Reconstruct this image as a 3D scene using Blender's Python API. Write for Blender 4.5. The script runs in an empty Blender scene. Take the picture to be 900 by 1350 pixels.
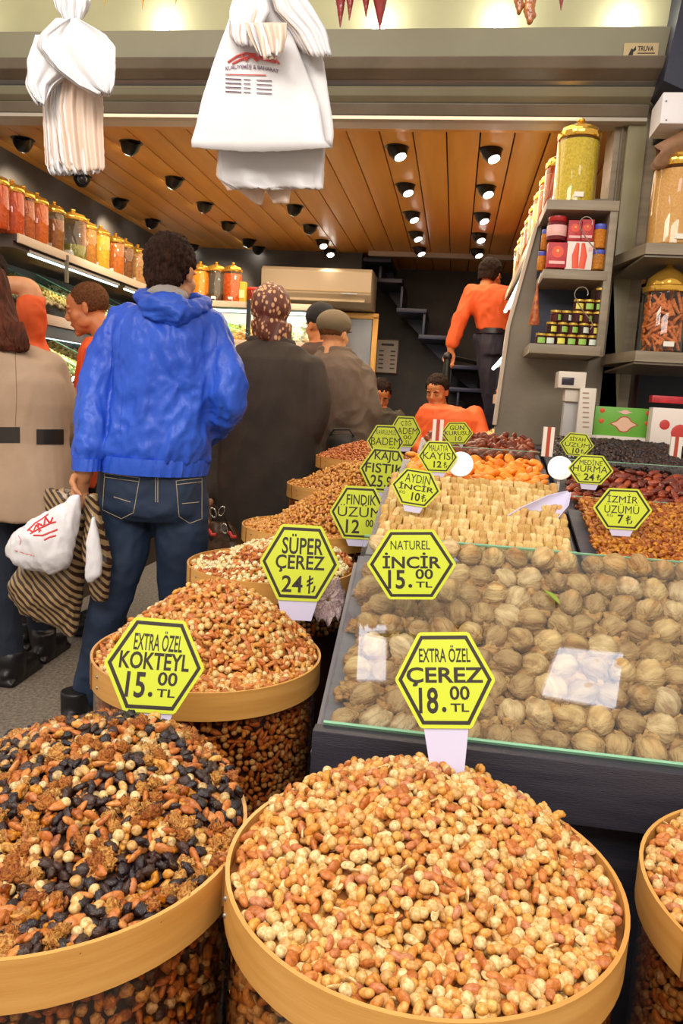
import bpy, bmesh, math, random
import numpy as np
from math import sin, cos, pi, radians as RD
from mathutils import Vector as V, Matrix, Quaternion, Euler, noise
from mathutils.bvhtree import BVHTree
random.seed(7); rng = np.random.default_rng(7)
sc = bpy.context.scene; COL = sc.collection
# ---------------------------------------------------------------- camera
FPX = 1000.; CH = 1.22; PSI = RD(7.95); TH = RD(8.25); RL = .06
F0 = V((-sin(PSI)*cos(TH), cos(PSI)*cos(TH), -sin(TH)))
R0 = V((cos(PSI), sin(PSI), 0)); U0 = V((-sin(PSI)*sin(TH), cos(PSI)*sin(TH), cos(TH)))
CR = R0*cos(RL)+U0*sin(RL); CU = U0*cos(RL)-R0*sin(RL); CO = V((0, 0, CH))
cam = bpy.data.cameras.new('camera'); co = bpy.data.objects.new('camera', cam); COL.objects.link(co)
cam.sensor_fit = 'VERTICAL'; cam.sensor_height = 24; cam.lens = 24*FPX/1350
co.matrix_world = Matrix(((CR.x, CU.x, -F0.x, 0), (CR.y, CU.y, -F0.y, 0), (CR.z, CU.z, -F0.z, CH), (0, 0, 0, 1)))
cam.clip_start = .05; sc.camera = co
sc.view_settings.view_transform = 'Standard'; sc.view_settings.look = 'None'
sc.view_settings.gamma = 1; sc.view_settings.exposure = 0.0; sc.view_settings.use_curve_mapping = False
def ray(x, y): return F0+CR*((x-450)/FPX)+CU*((675-y)/FPX)
def at(x, y, Y=None, X=None, Z=None):
    """world point seen at photo pixel x,y on the plane Y=..., X=... or Z=..."""
    d = ray(x, y)
    t = Y/d.y if Y is not None else (X/d.x if X is not None else (Z-CH)/d.z)
    return CO+d*t
# ---------------------------------------------------------------- world and large fill lights
w = bpy.data.worlds.new('world'); sc.world = w; w.use_nodes = True
bg = w.node_tree.nodes['Background']; bg.inputs[0].default_value = (1.0, .86, .70, 1); bg.inputs[1].default_value = .74
def area(name, loc, target, sx, sy, power, col):
    l = bpy.data.lights.new(name, 'AREA'); l.shape = 'RECTANGLE'; l.size = sx; l.size_y = sy; l.energy = power; l.color = col
    o = bpy.data.objects.new(name, l); COL.objects.link(o); o.location = loc
    o.rotation_euler = (V(target)-V(loc)).to_track_quat('-Z', 'Y').to_euler(); return o
area('front_fill', (0.3, -.9, 2.9), (0, 1.3, .7), 2.2, .9, 62, (1, .93, .84))  # added fill over the street side, no fixture behind it
area('front_fill', (-1.6, .3, 3.0), (-1.2, 2.6, 1.0), 1.4, .7, 42, (1, .92, .82))  # second added fill, towards the customers on the left
area('shop_fill', (-.7, 4.6, 2.40), (-.7, 4.6, 0), 2.2, 3.0, 62, (1, .80, .55))  # added fill under the ceiling, larger than any fixture there
# ---------------------------------------------------------------- helpers
def lin(c):
    if isinstance(c, str): c = tuple(int(c[i:i+2], 16)/255 for i in (0, 2, 4))
    return tuple(((x+.055)/1.055)**2.4 if x > .04045 else x/12.92 for x in c)
MATS = {}
def mat(name, col='808080', rough=.5, metal=0, col2=None, scale=20, bump=0, bscale=60, spec=.5, emit=0, ecol=None, attr=False,
        stretch=None, trans=0, kind='noise', detail=4, coat=0, sub=0, ramp=(.35, .65)):
    if name in MATS: return MATS[name]
    m = bpy.data.materials.new(name); m.use_nodes = True; nt = m.node_tree; N = nt.nodes; L = nt.links
    b = N['Principled BSDF']; b.inputs['Base Color'].default_value = (*lin(col), 1)
    b.inputs['Roughness'].default_value = rough; b.inputs['Metallic'].default_value = metal
    b.inputs['Specular IOR Level'].default_value = spec; b.inputs['Coat Weight'].default_value = coat
    if sub:
        b.inputs['Subsurface Weight'].default_value = sub; b.inputs['Subsurface Scale'].default_value = .01
    if emit:
        b.inputs['Emission Color'].default_value = (*lin(ecol or col), 1); b.inputs['Emission Strength'].default_value = emit
    tc = N.new('ShaderNodeTexCoord'); mp = N.new('ShaderNodeMapping'); L.new(tc.outputs['Object'], mp.inputs[0])
    if stretch: mp.inputs['Scale'].default_value = stretch
    src = None
    if col2:
        if kind == 'wave':
            t = N.new('ShaderNodeTexWave'); t.inputs['Scale'].default_value = scale; t.inputs['Distortion'].default_value = detail
        elif kind == 'voronoi':
            t = N.new('ShaderNodeTexVoronoi'); t.inputs['Scale'].default_value = scale
        else:
            t = N.new('ShaderNodeTexNoise'); t.inputs['Scale'].default_value = scale; t.inputs['Detail'].default_value = detail
        L.new(mp.outputs[0], t.inputs['Vector'])
        r = N.new('ShaderNodeValToRGB'); r.color_ramp.elements[0].position = ramp[0]; r.color_ramp.elements[1].position = ramp[1]
        r.color_ramp.elements[0].color = (*lin(col), 1); r.color_ramp.elements[1].color = (*lin(col2), 1)
        L.new(t.outputs['Distance' if kind == 'voronoi' else ('Color' if kind == 'wave' else 'Fac')], r.inputs[0]); src = r.outputs[0]
        if kind == 'wave': L.new(t.outputs['Fac'], r.inputs[0])
    if attr:
        a = N.new('ShaderNodeAttribute'); a.attribute_name = 'tint'
        if src is not None:
            mx = N.new('ShaderNodeMix'); mx.data_type = 'RGBA'; mx.blend_type = 'MULTIPLY'; mx.inputs[0].default_value = 1
            L.new(a.outputs['Color'], mx.inputs[6]); L.new(src, mx.inputs[7]); src = mx.outputs[2]
        else: src = a.outputs['Color']
    if src is not None: L.new(src, b.inputs['Base Color'])
    if bump:
        n = N.new('ShaderNodeTexNoise'); n.inputs['Scale'].default_value = bscale; n.inputs['Detail'].default_value = 5
        L.new(mp.outputs[0], n.inputs['Vector'])
        bp = N.new('ShaderNodeBump'); bp.inputs['Strength'].default_value = bump; bp.inputs['Distance'].default_value = .01
        L.new(n.outputs['Fac'], bp.inputs['Height']); L.new(bp.outputs[0], b.inputs['Normal'])
    MATS[name] = m; return m
def thin_glass(name, col='FFFFFF', refl=.9, rough=.02, haze=0, ior=1.45):
    if name in MATS: return MATS[name]
    m = bpy.data.materials.new(name); m.use_nodes = True; nt = m.node_tree; N = nt.nodes; L = nt.links; N.remove(N['Principled BSDF'])
    out = N['Material Output']; tr = N.new('ShaderNodeBsdfTransparent'); tr.inputs[0].default_value = (*lin(col), 1)
    gl = N.new('ShaderNodeBsdfGlossy'); gl.inputs['Roughness'].default_value = rough
    lw = N.new('ShaderNodeLayerWeight'); lw.inputs[0].default_value = .5   # facing: the same from both sides
    p5 = N.new('ShaderNodeMath'); p5.operation = 'POWER'; p5.inputs[1].default_value = 4; L.new(lw.outputs['Facing'], p5.inputs[0])
    fr = N.new('ShaderNodeMath'); fr.operation = 'MULTIPLY_ADD'; fr.inputs[1].default_value = .9; fr.inputs[2].default_value = .05; L.new(p5.outputs[0], fr.inputs[0])
    mu = N.new('ShaderNodeMath'); mu.operation = 'MULTIPLY'; mu.inputs[1].default_value = refl
    L.new(fr.outputs[0], mu.inputs[0]); mx = N.new('ShaderNodeMixShader'); L.new(mu.outputs[0], mx.inputs[0])
    L.new(tr.outputs[0], mx.inputs[1]); L.new(gl.outputs[0], mx.inputs[2]); last = mx.outputs[0]
    if haze:
        df = N.new('ShaderNodeBsdfTranslucent'); df.inputs[0].default_value = (*lin(col), 1)
        m2 = N.new('ShaderNodeMixShader'); m2.inputs[0].default_value = haze; L.new(last, m2.inputs[1]); L.new(df.outputs[0], m2.inputs[2]); last = m2.outputs[0]
    L.new(last, out.inputs[0]); MATS[name] = m; return m
class G:
    """collects geometry for ONE mesh object (world coordinates unless the parent is rotated)"""
    def __init__(s): s.v = []; s.f = []; s.t = []
    def add(s, vs, fs, tint=None):
        n = len(s.v); s.v += [tuple(p) for p in vs]; s.f += [tuple(i+n for i in f) for f in fs]
        if tint is not None: s.t += [tint]*len(vs)
        return s
    def box(s, c, d, rot=None, tint=None):
        a, b, e = d[0]/2, d[1]/2, d[2]/2
        vs = [V((x, y, z)) for x in (-a, a) for y in (-b, b) for z in (-e, e)]
        if rot is not None: vs = [rot @ p for p in vs]
        c = V(c); return s.add([p+c for p in vs], [(0, 1, 3, 2), (4, 6, 7, 5), (0, 4, 5, 1), (2, 3, 7, 6), (0, 2, 6, 4), (1, 5, 7, 3)], tint)
    def hexa(s, p, tint=None):  # 8 points: bottom loop 0-3, top loop 4-7
        return s.add(p, [(3, 2, 1, 0), (4, 5, 6, 7), (0, 1, 5, 4), (1, 2, 6, 5), (2, 3, 7, 6), (3, 0, 4, 7)], tint)
    def slab(s, quad, off):  # a quad given thickness by vector off
        q = [V(p) for p in quad]; o = V(off); return s.hexa([p-o for p in q]+q)
    def prism(s, poly, off):
        n = len(poly); o = V(off); q = [V(p) for p in poly]
        return s.add(q+[p+o for p in q], [tuple(range(n))[::-1], tuple(range(n, 2*n))]+[(i, (i+1) % n, n+(i+1) % n, n+i) for i in range(n)])
    def rings(s, R, cap=True, tint=None, closed=False):
        n = len(R[0]); vs = [p for r in R for p in r]; fs = []
        m = len(R)
        for j in range(m-1+(1 if closed else 0)):
            for i in range(n): fs.append((j*n+i, j*n+(i+1) % n, ((j+1) % m)*n+(i+1) % n, ((j+1) % m)*n+i))
        if cap and not closed: fs += [tuple(range(n))[::-1], tuple(range((m-1)*n, m*n))]
        return s.add(vs, fs, tint)
    def lathe(s, prof, c=(0, 0, 0), n=24, cap=True, tint=None, sx=1, sy=1):
        c = V(c); return s.rings([[c+V((r*cos(2*pi*k/n)*sx, r*sin(2*pi*k/n)*sy, z)) for k in range(n)] for r, z in prof], cap, tint)
    def tube(s, pts, rad, n=8, cap=True, flat=1.0, tint=None, ref=None):
        pts = [V(p) for p in pts]; R = []
        if not hasattr(rad, '__len__'): rad = [rad]*len(pts)
        prev = None
        for i, p in enumerate(pts):
            d = (pts[min(i+1, len(pts)-1)]-pts[max(i-1, 0)]).normalized()
            up = V(ref) if ref is not None else (prev if prev is not None else (V((0, 0, 1)) if abs(d.z) < .9 else V((0, 1, 0))))
            a = d.cross(up); a = a.normalized() if a.length > 1e-6 else V((1, 0, 0)); b = a.cross(d); prev = b
            R.append([p+a*(rad[i]*cos(2*pi*k/n))+b*(rad[i]*flat*sin(2*pi*k/n)) for k in range(n)])
        return s.rings(R, cap, tint)
    def ball(s, c, r, rot=None, n=16, m=10, tint=None):
        if not hasattr(r, '__len__'): r = (r, r, r)
        c = V(c); R = []
        for j in range(m+1):
            a = pi*(j+.0)/m; a = min(max(a, .03), pi-.03)
            q = [V((r[0]*sin(a)*cos(2*pi*k/n), r[1]*sin(a)*sin(2*pi*k/n), -r[2]*cos(a))) for k in range(n)]
            if rot is not None: q = [rot @ p for p in q]
            R.append([p+c for p in q])
        return s.rings(R, True, tint)
    def build(s, name, m, parent=None, smooth=True, angle=None, local=False, kind=None, bevel=0, origin=None, auto=40):
        me = bpy.data.meshes.new(name); vs = s.v
        if parent is not None and not local:
            pl = wl(parent); vs = [(p[0]-pl[0], p[1]-pl[1], p[2]-pl[2]) for p in vs]
        o = bpy.data.objects.new(name, me); COL.objects.link(o)
        if parent is not None: o.parent = parent
        elif not local:
            A = np.array(vs); c = origin if origin is not None else ((A[:, 0].min()+A[:, 0].max())/2, (A[:, 1].min()+A[:, 1].max())/2, A[:, 2].min())
            A = A-np.array(c); vs = [tuple(p) for p in A.tolist()]; o.location = c
        me.from_pydata(vs, [], s.f); me.materials.append(m)
        if s.t and len(s.t) == len(s.v):
            a = me.attributes.new('tint', 'FLOAT_COLOR', 'POINT'); a.data.foreach_set('color', np.array([(*t[:3], 1.) for t in s.t], 'f').ravel())
        if bevel:
            bm = bmesh.new(); bm.from_mesh(me); bmesh.ops.bevel(bm, geom=bm.edges[:], offset=bevel, segments=2, affect='EDGES', profile=.6, clamp_overlap=True); bm.to_mesh(me); bm.free()
        if smooth:
            me.shade_smooth()
            if auto: me.set_sharp_from_angle(angle=RD(auto))
        if kind: o['kind'] = kind
        return o
def wl(o):
    p = V(o.location)
    while o.parent is not None: o = o.parent; p = p+V(o.location)
    return p
def tag(o, label=None, cat=None, group=None, kind=None):
    if label: o['label'] = label
    if cat: o['category'] = cat
    if group: o['group'] = group
    if kind: o['kind'] = kind
    return o
def thing(name, loc, label=None, cat=None, group=None, kind=None, rot=None):
    o = bpy.data.objects.new(name, None); COL.objects.link(o); o.location = loc; o.empty_display_size = .05
    if rot is not None: o.rotation_euler = rot
    return tag(o, label, cat, group, kind)
def copytree(o, parent=None):
    c = o.copy(); COL.objects.link(c)
    if parent is not None: c.parent = parent
    for ch in KIDS.get(o.name, ()): copytree(ch, c)
    return c
KIDS = {}
def freeze(o):
    """remember children of a prototype so that copies are quick"""
    KIDS[o.name] = list(o.children)
    for c in o.children: freeze(c)
def B(name, m, c, d, parent=None, rot=None, bevel=0, smooth=False, **k):
    return G().box(c, d, rot).build(name, m, parent, smooth=smooth or bevel > 0, bevel=bevel, **k)
def jit(col, s=.08, h=.0):
    c = lin(col); k = 1+random.uniform(-s, s)*2; return (c[0]*k, c[1]*k*(1+random.uniform(-h, h)), c[2]*k*(1+random.uniform(-h, h)))
FONT = None
TXT = {}
def text_mesh(s, bold=.02):
    """flat lettering as 2-D verts and faces, scaled to the unit box"""
    if (s, bold) in TXT: return TXT[(s, bold)]
    cu = bpy.data.curves.new('t', 'FONT'); cu.body = s; cu.offset = bold; cu.resolution_u = 3
    o = bpy.data.objects.new('t', cu); COL.objects.link(o); dg = bpy.context.evaluated_depsgraph_get()
    me = bpy.data.meshes.new_from_object(o.evaluated_get(dg)); A = np.empty(len(me.vertices)*3); me.vertices.foreach_get('co', A); A = A.reshape(-1, 3)
    F = [tuple(p.vertices) for p in me.polygons]; bpy.data.objects.remove(o); bpy.data.curves.remove(cu); bpy.data.meshes.remove(me)
    lo, hi = A.min(0), A.max(0); A = (A-lo)/np.maximum(hi-lo, 1e-6); A[:, 2] = 0; TXT[(s, bold)] = (A, F); return TXT[(s, bold)]
def letter(g, s, x0, y0, x1, y1, z=0, bold=.02, fr=None):
    A, F = text_mesh(s, bold); fr = fr or (lambda x, y, z: (x, y, z))
    g.add([fr(x0+p[0]*(x1-x0), y0+p[1]*(y1-y0), z) for p in A], F); return g
# ---------------------------------------------------------------- materials
wood_c = mat('ceiling_wood', 'E6A850', .36, col2='DC9C48', scale=3, stretch=(6, .5, 6), bump=.03, bscale=30, spec=.4)
charcoal = mat('charcoal_wall', '55504C', .7, col2='4A4747', scale=6, bump=.15, bscale=25)
grey_wood = mat('grey_stained_wood', '968872', .42, col2='837662', scale=5, stretch=(1, 1, 8), bump=.12, bscale=50)
beam_m = mat('fascia_paint', '8F8B74', .38, col2='85806A', scale=3, bump=.05, bscale=80)
beam_d = mat('moulding_paint', '7A6E5E', .32, col2='6C6152', scale=5, bump=.08, bscale=60)
strip_m = mat('cream_strip', 'B9B58C', .5, col2='ADA983', scale=4)
pillar_m = mat('pillar_paint', '9A9272', .4, col2='8C8466', scale=4, stretch=(3, 3, .6), bump=.06)
navy = mat('navy_paint', '23263C', .5, col2='1B1D2E', scale=5, bump=.08)
dark = mat('dark_gap', '191718', .7)
steel = mat('brushed_steel', '9A9896', .35, metal=.8, bump=.03, bscale=80)
black_m = mat('black_plastic', '1C1A1A', .35)
white_m = mat('white_plastic', 'E6E2E4', .4)
lav = mat('lavender_plastic', 'CFCBEA', .4)
brass = mat('brass', 'D9A94A', .18, metal=1, bump=.02)
glass = thin_glass('clear_glass', 'FDFFFE', 1.15)
jarg = thin_glass('jar_glass', 'FFF8EC', 1.1, rough=.03)
edge_g = mat('glass_edge', '8FC7A6', .15, spec=.8)
tube_m = mat('fluorescent', 'D8FFF6', .5, emit=3.5, ecol='C8FFF4')
bulb_m = mat('lamp_bulb', 'FFFFFF', .5, emit=14, ecol='F4F8FF')
iron = mat('iron_scroll', '9A8C80', .35, metal=.8)
# ---------------------------------------------------------------- setting
fl = mat('street_paving', '8E8478', .8, col2='625A54', scale=70, bump=.6, bscale=140, detail=9)
tag(G().box((-.5, 4, -.05), (9, 12, .1)).build('floor', fl, smooth=False), kind='structure')
zc = 2.5
tag(G().box((-.7, 5.45, zc+.06), (4.2, 4.1, .06)).build('ceiling', dark, smooth=False), kind='structure')
ceil = bpy.data.objects['ceiling']
xb = at(542, 160, Z=zc).x; pw = at(588, 160, Z=zc).x-xb
k0 = int((-2.66-xb)/pw)-1
k = k0; proto = None
while xb+k*pw < 1.2:
    x0 = xb+k*pw
    if proto is None:
        proto = G().box((0, 0, 0), (pw-.007, 4.0, .02)).build('ceiling_board', wood_c, ceil, local=True, bevel=.002); o = proto
    else: o = proto.copy(); COL.objects.link(o)
    o.location = (x0+pw/2-ceil.location.x, 5.45-ceil.location.y, -.01+(zc+.012-ceil.location.z)); k += 1
G().box((-.7, 3.60, zc-.004), (4.2, .34, .012)).build('front_board', wood_c, ceil, smooth=False)
# walls
tag(G().box((-2.62, 5.4, 1.3), (.1, 4.2, 2.6)).build('wall_left', charcoal, smooth=False), kind='structure')
tag(G().box((-1.78, 6.75, 1.3), (1.78, .1, 2.6)).build('wall_back', charcoal, smooth=False), kind='structure')
tag(G().box((.1, 7.45, 1.3), (2.3, .1, 2.6)).build('wall_back_recess', charcoal, smooth=False), kind='structure')
tag(G().box((-.92, 7.1, 1.3), (.06, .7, 2.6)).build('wall_return', charcoal, smooth=False), kind='structure')
tag(G().box((1.15, 5.6, 1.3), (.1, 3.8, 2.6)).build('wall_right', charcoal, smooth=False), kind='structure')
# beam across the front: mouldings as pieces of the setting
def fz(y, Y=3.2): return at(420, y, Y=Y).z
def prof_bar(name, pts, m, x0=-3.4, x1=.82, parent=None, off=0):
    g = G().prism([V((x0, p[0], p[1])) for p in pts], (x1-x0, 0, 0)); return g.build(name, m, parent, smooth=False, bevel=.004)
beam = thing('trim_1', (-1.3, 3.3, 2.5), kind='structure')
z0, z1, z2, z3, z4, z5 = fz(-20), fz(38), fz(82), fz(100), fz(122), fz(136)
prof_bar('cream_strip', [(3.30, z1-.02), (3.40, z1-.02), (3.40, z1+.45), (3.30, z1+.45)], strip_m, parent=beam)
prof_bar('fascia_panel', [(3.20, z2), (3.42, z2), (3.42, z1), (3.20, z1)], beam_m, parent=beam)
prof_bar('moulding', [(3.16, z2+.006), (3.18, z3+.02), (3.24, z3), (3.45, z3), (3.45, z2+.006)], beam_d, parent=beam)
prof_bar('moulding', [(3.24, z3), (3.26, z3-.016), (3.34, z3-.016), (3.34, z3)], steel, parent=beam)
prof_bar('moulding', [(3.25, z3-.018), (3.27, z4+.016), (3.31, z4), (3.46, z4), (3.46, z3-.018)], beam_m, parent=beam)
prof_bar('moulding', [(3.30, z4), (3.32, z5), (3.46, z5), (3.46, z4)], beam_d, parent=beam, x1=.66)
prof_bar('moulding', [(3.322, z5-.016), (3.322, z5-.001), (3.47, z5-.001), (3.47, z5-.004), (3.36, z5-.016)], mat('pale_trim', 'B9AFA0', .4), parent=beam, x1=.66)
for px in (-60, 215, 500, 658, 822):
    p = at(px, 34, Y=3.26); t = thing('ledge_lamp', (p.x, 3.255, z1), 'small white lamp on the beam ledge, %s' % {-60: 'left of the hanging bag bundle', 215: 'between the two bag bundles', 500: 'beside the red peppers', 658: 'under the nut strings', 822: 'nearest the right end'}[px], 'lamp', 'lamps along the beam ledge')
    G().lathe([(.03, 0), (.032, .006), (.028, .012)], (p.x, 3.255, z1), 16).build('base', steel, t)
    G().ball((p.x, 3.255, z1+.02), (.026, .026, .02), n=14, m=8).build('bulb', bulb_m, t)
    l = bpy.data.lights.new('ledge_light', 'POINT'); l.energy = 1.1; l.shadow_soft_size = .02; l.color = (1, .97, .9); lo = bpy.data.objects.new('ledge_light', l); COL.objects.link(lo); lo.location = (p.x, 3.235, z1+.075)
# outer lintel end cap (curved end)
e0 = at(888, 20, Y=3.2)
# pillar of the shop front
pl = at(811, 330, Y=3.36); pr_ = at(852, 330, Y=3.36)
pil = thing('trim_2', ((pl.x+pr_.x)/2, 3.4, 0), kind='structure')
def pbox(x0, x1, y0, y1, za, zb, m, nm, par, bv=.002): return G().box(((x0+x1)/2, (y0+y1)/2, (za+zb)/2), (x1-x0, y1-y0, zb-za)).build(nm, m, par, bevel=bv)
pw_ = pr_.x-pl.x
pbox(pl.x-.045, pl.x, 3.40, 3.60, .0, 2.50, grey_wood, 'jamb_strip', pil)
pbox(pl.x-.022, pl.x-.012, 3.385, 3.40, .0, 2.50, beam_d, 'jamb_bead', pil)
pbox(pl.x, pl.x+.6*pw_, 3.36, 3.60, .0, 2.56, pillar_m, 'pillar_face', pil)
pbox(pl.x+.6*pw_, pr_.x, 3.38, 3.60, .0, 2.56, grey_wood, 'jamb_strip', pil)
for (px, py) in ((850, 179), (823, 420)):
    p = at(px, py, Y=3.355); G().lathe([(.001, .004), (.006, .003), (.008, 0)], (0, 0, 0), 10).build('screw_cap', white_m, pil)
    o = pil.children[-1]; o.location = V((p.x, 3.355, p.z))-V(pil.location); o.rotation_euler = (pi/2, 0, 0)
# wall right of the pillar (alcove back) and dark post at the far right edge
tag(G().box((1.55, 3.75, 1.3), (1.45, .08, 2.9)).build('wall_alcove', navy, smooth=False), kind='structure')
p = at(893, 60, Y=3.1)
tag(G().prism([(p.x-.035, 3.1, 2.45), (p.x+.2, 3.1, 2.35), (p.x+.2, 3.1, 3.2), (p.x+.02, 3.1, 3.2), (p.x-.0, 3.1, 2.75)], (0, .25, 0)).build('trim_3', navy, smooth=False), kind='structure')
# sticker on the beam
s0 = at(844, 72, Y=3.195); st = thing('sticker', (s0.x, 3.199, s0.z), 'small cream maker sticker on the right end of the beam', 'sticker')
B('plate', mat('sticker_cream', 'C9B184', .5), (s0.x, 3.197, s0.z), (.125, .003, .082), st)
g = G(); fr = lambda x, y, z: (s0.x+x, 3.1945, s0.z+y); letter(g, 'TRUVA', -.012, .012, .045, .03, fr=fr)
[g.box(fr(.02, .005-.011*i, 0), (.062-.012*i, .001, .003)) for i in range(2)]; g.prism([fr(-.045, -.002, 0), fr(-.035, .022, 0), fr(-.028, .018, 0), fr(-.02, .03, 0), fr(-.018, .016, 0), fr(-.027, .01, 0), fr(-.028, -.002, 0)], (0, .001, 0)); g.build('lettering', black_m, st, smooth=False)
# ---------------------------------------------------------------- ceiling spots
cup = mat('spot_black', '201C1A', .3, metal=.3)
def make_spot():
    t = thing('ceiling_spot', (0, 0, 0))
    G().lathe([(.062, 0), (.062, -.006), (.05, -.012), (.042, -.012), (.042, 0)], n=24, cap=False).build('trim_ring', cup, t, local=True)
    g = G(); g.lathe([(.052, .02), (.05, -.03), (.034, -.062), (.03, -.062)], n=20); g.build('lamp_cup', cup, t, local=True)
    G().lathe([(.0285, -.061), (.0285, -.0655), (.001, -.067)], n=18).build('lens', mat('spot_lens', 'FFFFFF', .4, emit=16, ecol='FFF6E6'), t, local=True)
    c = t.children
    return t
sp0 = make_spot(); freeze(sp0)
rows = [('A', -.39, [3.997, 4.65, 5.29, 5.87, 6.42], 1), ('B', .073, [4.012, 4.65, 5.28, 5.86, 6.42], 1), ('C', -2.37, [3.95, 4.6, 5.14, 5.71, 6.25, 6.6], 0),
        ('D', -1.779, [3.98, 4.61, 5.18, 5.72, 6.31, 6.6], 0), ('E', -1.16, [4.0, 4.6, 5.19, 5.74, 6.25, 6.6], 0)]
rown = {'A': 'second row from the right', 'B': 'row nearest the right-hand jars', 'C': 'row over the left-hand jars', 'D': 'row second from the left wall', 'E': 'middle row'}
ordn = ['nearest the beam', 'second from the beam', 'third from the beam', 'fourth from the beam', 'fifth from the beam', 'at the back wall']
first = True
for r, X, Ys, on in rows:
    for i, Y in enumerate(Ys):
        o = sp0 if first else copytree(sp0); first = False
        o.location = (X, Y, zc-.002)
        if r in 'CDE': az, tl = pi*.72+random.uniform(-.2, .2), .8
        else: az, tl = (-.75 if r == 'B' else -.55)+random.uniform(-.1, .1), .45
        if r == 'E' and i >= 4: az, tl = -1.0, .5
        # cup tilts: towards the left-hand shelves in C-E, towards the street in A and B
        d = V((sin(tl)*cos(az), sin(tl)*sin(az), -cos(tl)))
        q = V((0, 0, -1)).rotation_difference(d)
        for c in o.children:
            if not c.name.startswith('trim_ring'): c.rotation_mode = 'QUATERNION'; c.rotation_quaternion = q
        tag(o, 'black tilting ceiling spot, %s of the %s' % (ordn[i], rown[r]), 'ceiling lamp', 'black spots in the timber ceiling')
        if i % 2 == 0 and i < 5:
            l = bpy.data.lights.new('spot_beam', 'SPOT'); l.energy = 26; l.spot_size = 1.5; l.spot_blend = .8; l.shadow_soft_size = .03; l.color = (1, .84, .6)
            lo = bpy.data.objects.new('spot_beam', l); COL.objects.link(lo); lo.location = V(o.location)+d*.09; lo.rotation_euler = d.to_track_quat('-Z', 'Y').to_euler()
# ---------------------------------------------------------------- back of the shop
tb = tag(G().box((-.1, 6.62, 2.48), (1.45, .05, .05)).build('trim_4', mat('pale_trim'), smooth=False), kind='structure')
a0, a1 = at(344, 376, Y=6.25), at(489, 382, Y=6.25); azc = at(417, 377, Y=6.25).z; aw = a1.x-a0.x; ah = .295
ac = thing('air_conditioner', ((a0.x+a1.x)/2, 6.45, azc-ah/2), 'long cream wall air conditioner above the back display', 'air conditioner')
acm = mat('ac_plastic', 'B9A68C', .35); cx = (a0.x+a1.x)/2
G().prism([(cx-aw/2, 6.66, azc-ah/2), (cx-aw/2, 6.40, azc-ah/2), (cx-aw/2, 6.31, azc-ah/2+.035), (cx-aw/2, 6.25, azc-ah/2+.09), (cx-aw/2, 6.24, azc+ah/2-.03), (cx-aw/2, 6.27, azc+ah/2), (cx-aw/2, 6.66, azc+ah/2)], (aw, 0, 0)).build('casing', acm, ac, bevel=.006)
B('air_flap', acm, (cx, 6.285, azc-.098), (aw-.1, .012, .045), ac, Euler((-.8, 0, 0)).to_matrix(), .003)
B('panel_seam', mat('seam_gold', 'B89A6A', .4), (cx, 6.238, azc-.035), (aw-.01, .004, .006), ac)
B('display_strip', steel, (cx+.28, 6.238, azc-.052), (.13, .004, .012), ac)
# framed mirror / board
f0, f1, f2 = at(432, 414, Y=6.55), at(495, 416, Y=6.55), at(490, 560, Y=6.55)
fm = thing('framed_board', ((f0.x+f1.x)/2, 6.6, f2.z), 'tall grey board in a gilt rope frame leaning behind the customers', 'framed board')
gold = mat('gilt_frame', 'C08A3C', .35, metal=.3, bump=.3, bscale=90)
B('board', mat('board_grey', '8E8C8E', .4, col2='7F7D80', scale=4), ((f0.x+f1.x)/2, 6.6, (f0.z+f2.z)/2), (f1.x-f0.x-.06, .02, f0.z-f2.z), fm)
for x in (f0.x, f1.x): B('frame_rail', gold, (x, 6.59, (f0.z+f2.z)/2), (.05, .04, f0.z-f2.z), fm, bevel=.008)
for z in (f0.z, f2.z): B('frame_rail', gold, ((f0.x+f1.x)/2, 6.59, z), (f1.x-f0.x+.05, .04, .05), fm, bevel=.008)
# notice
n0 = at(510, 470, Y=7.38); nt_ = thing('price_notice', (n0.x, 7.39, n0.z-.17), 'white printed price notice in a brown frame on the dark back wall', 'notice')
B('frame', mat('notice_brown', '5B3527', .4), (n0.x, 7.385, n0.z), (.22, .02, .33), nt_, bevel=.004)
B('paper', mat('paper', 'D8CBBE', .6), (n0.x, 7.373, n0.z), (.195, .006, .305), nt_)
g = G()
for i in range(5):
    for s in (-1, 1): g.box((n0.x+s*.055, 7.369, n0.z+.05-.04*i), (.045, .002, .012))
g.box((n0.x, 7.369, n0.z+.11), (.12, .002, .02)); g.build('print', mat('print_grey', '4F4A48', .6), nt_, smooth=False)
# stairs
stp = [(484, 345, 513, 356), (500, 372, 527, 380), (527, 411, 559, 421), (556, 446, 590, 457), (590, 485, 632, 497), (590, 515, 655, 527), (600, 548, 690, 560)]
stair = thing('staircase', (0.1, 7.0, 0), 'dark navy steel staircase climbing to the left at the back', 'staircase')
navy2 = mat('navy_steel', '2A2C48', .4, col2='20223A', scale=6)
for i, (x0, y0, x1, y1) in enumerate(stp):
    p0, p1 = at(x0, y0, Y=6.75), at(x1, y0+2, Y=6.75)
    zz = at((x0+x1)/2, y0, Y=6.75).z
    G().box(((p0.x+p1.x)/2, 6.98, zz), (p1.x-p0.x+.05, .65, .035)).build('tread', navy2, stair, bevel=.004)
    if i: G().box((p0.x+.01, 6.98, zz+(.1 if i > 1 else .06)), (.02, .6, .2 if i > 1 else .12)).build('riser', navy2, stair, bevel=.002)
    g = G(); xs = p0.x; g.prism([(xs, 7.2, zz), (p1.x, 7.2, zz), (p1.x, 7.2, zz-.2), (xs+.06, 7.2, zz-.06)], (0, .03, 0)); g.build('stringer', navy2, stair, smooth=False)
rp = at(590, 470, Y=5.7); rpb = at(590, 560, Y=5.7)
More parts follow.
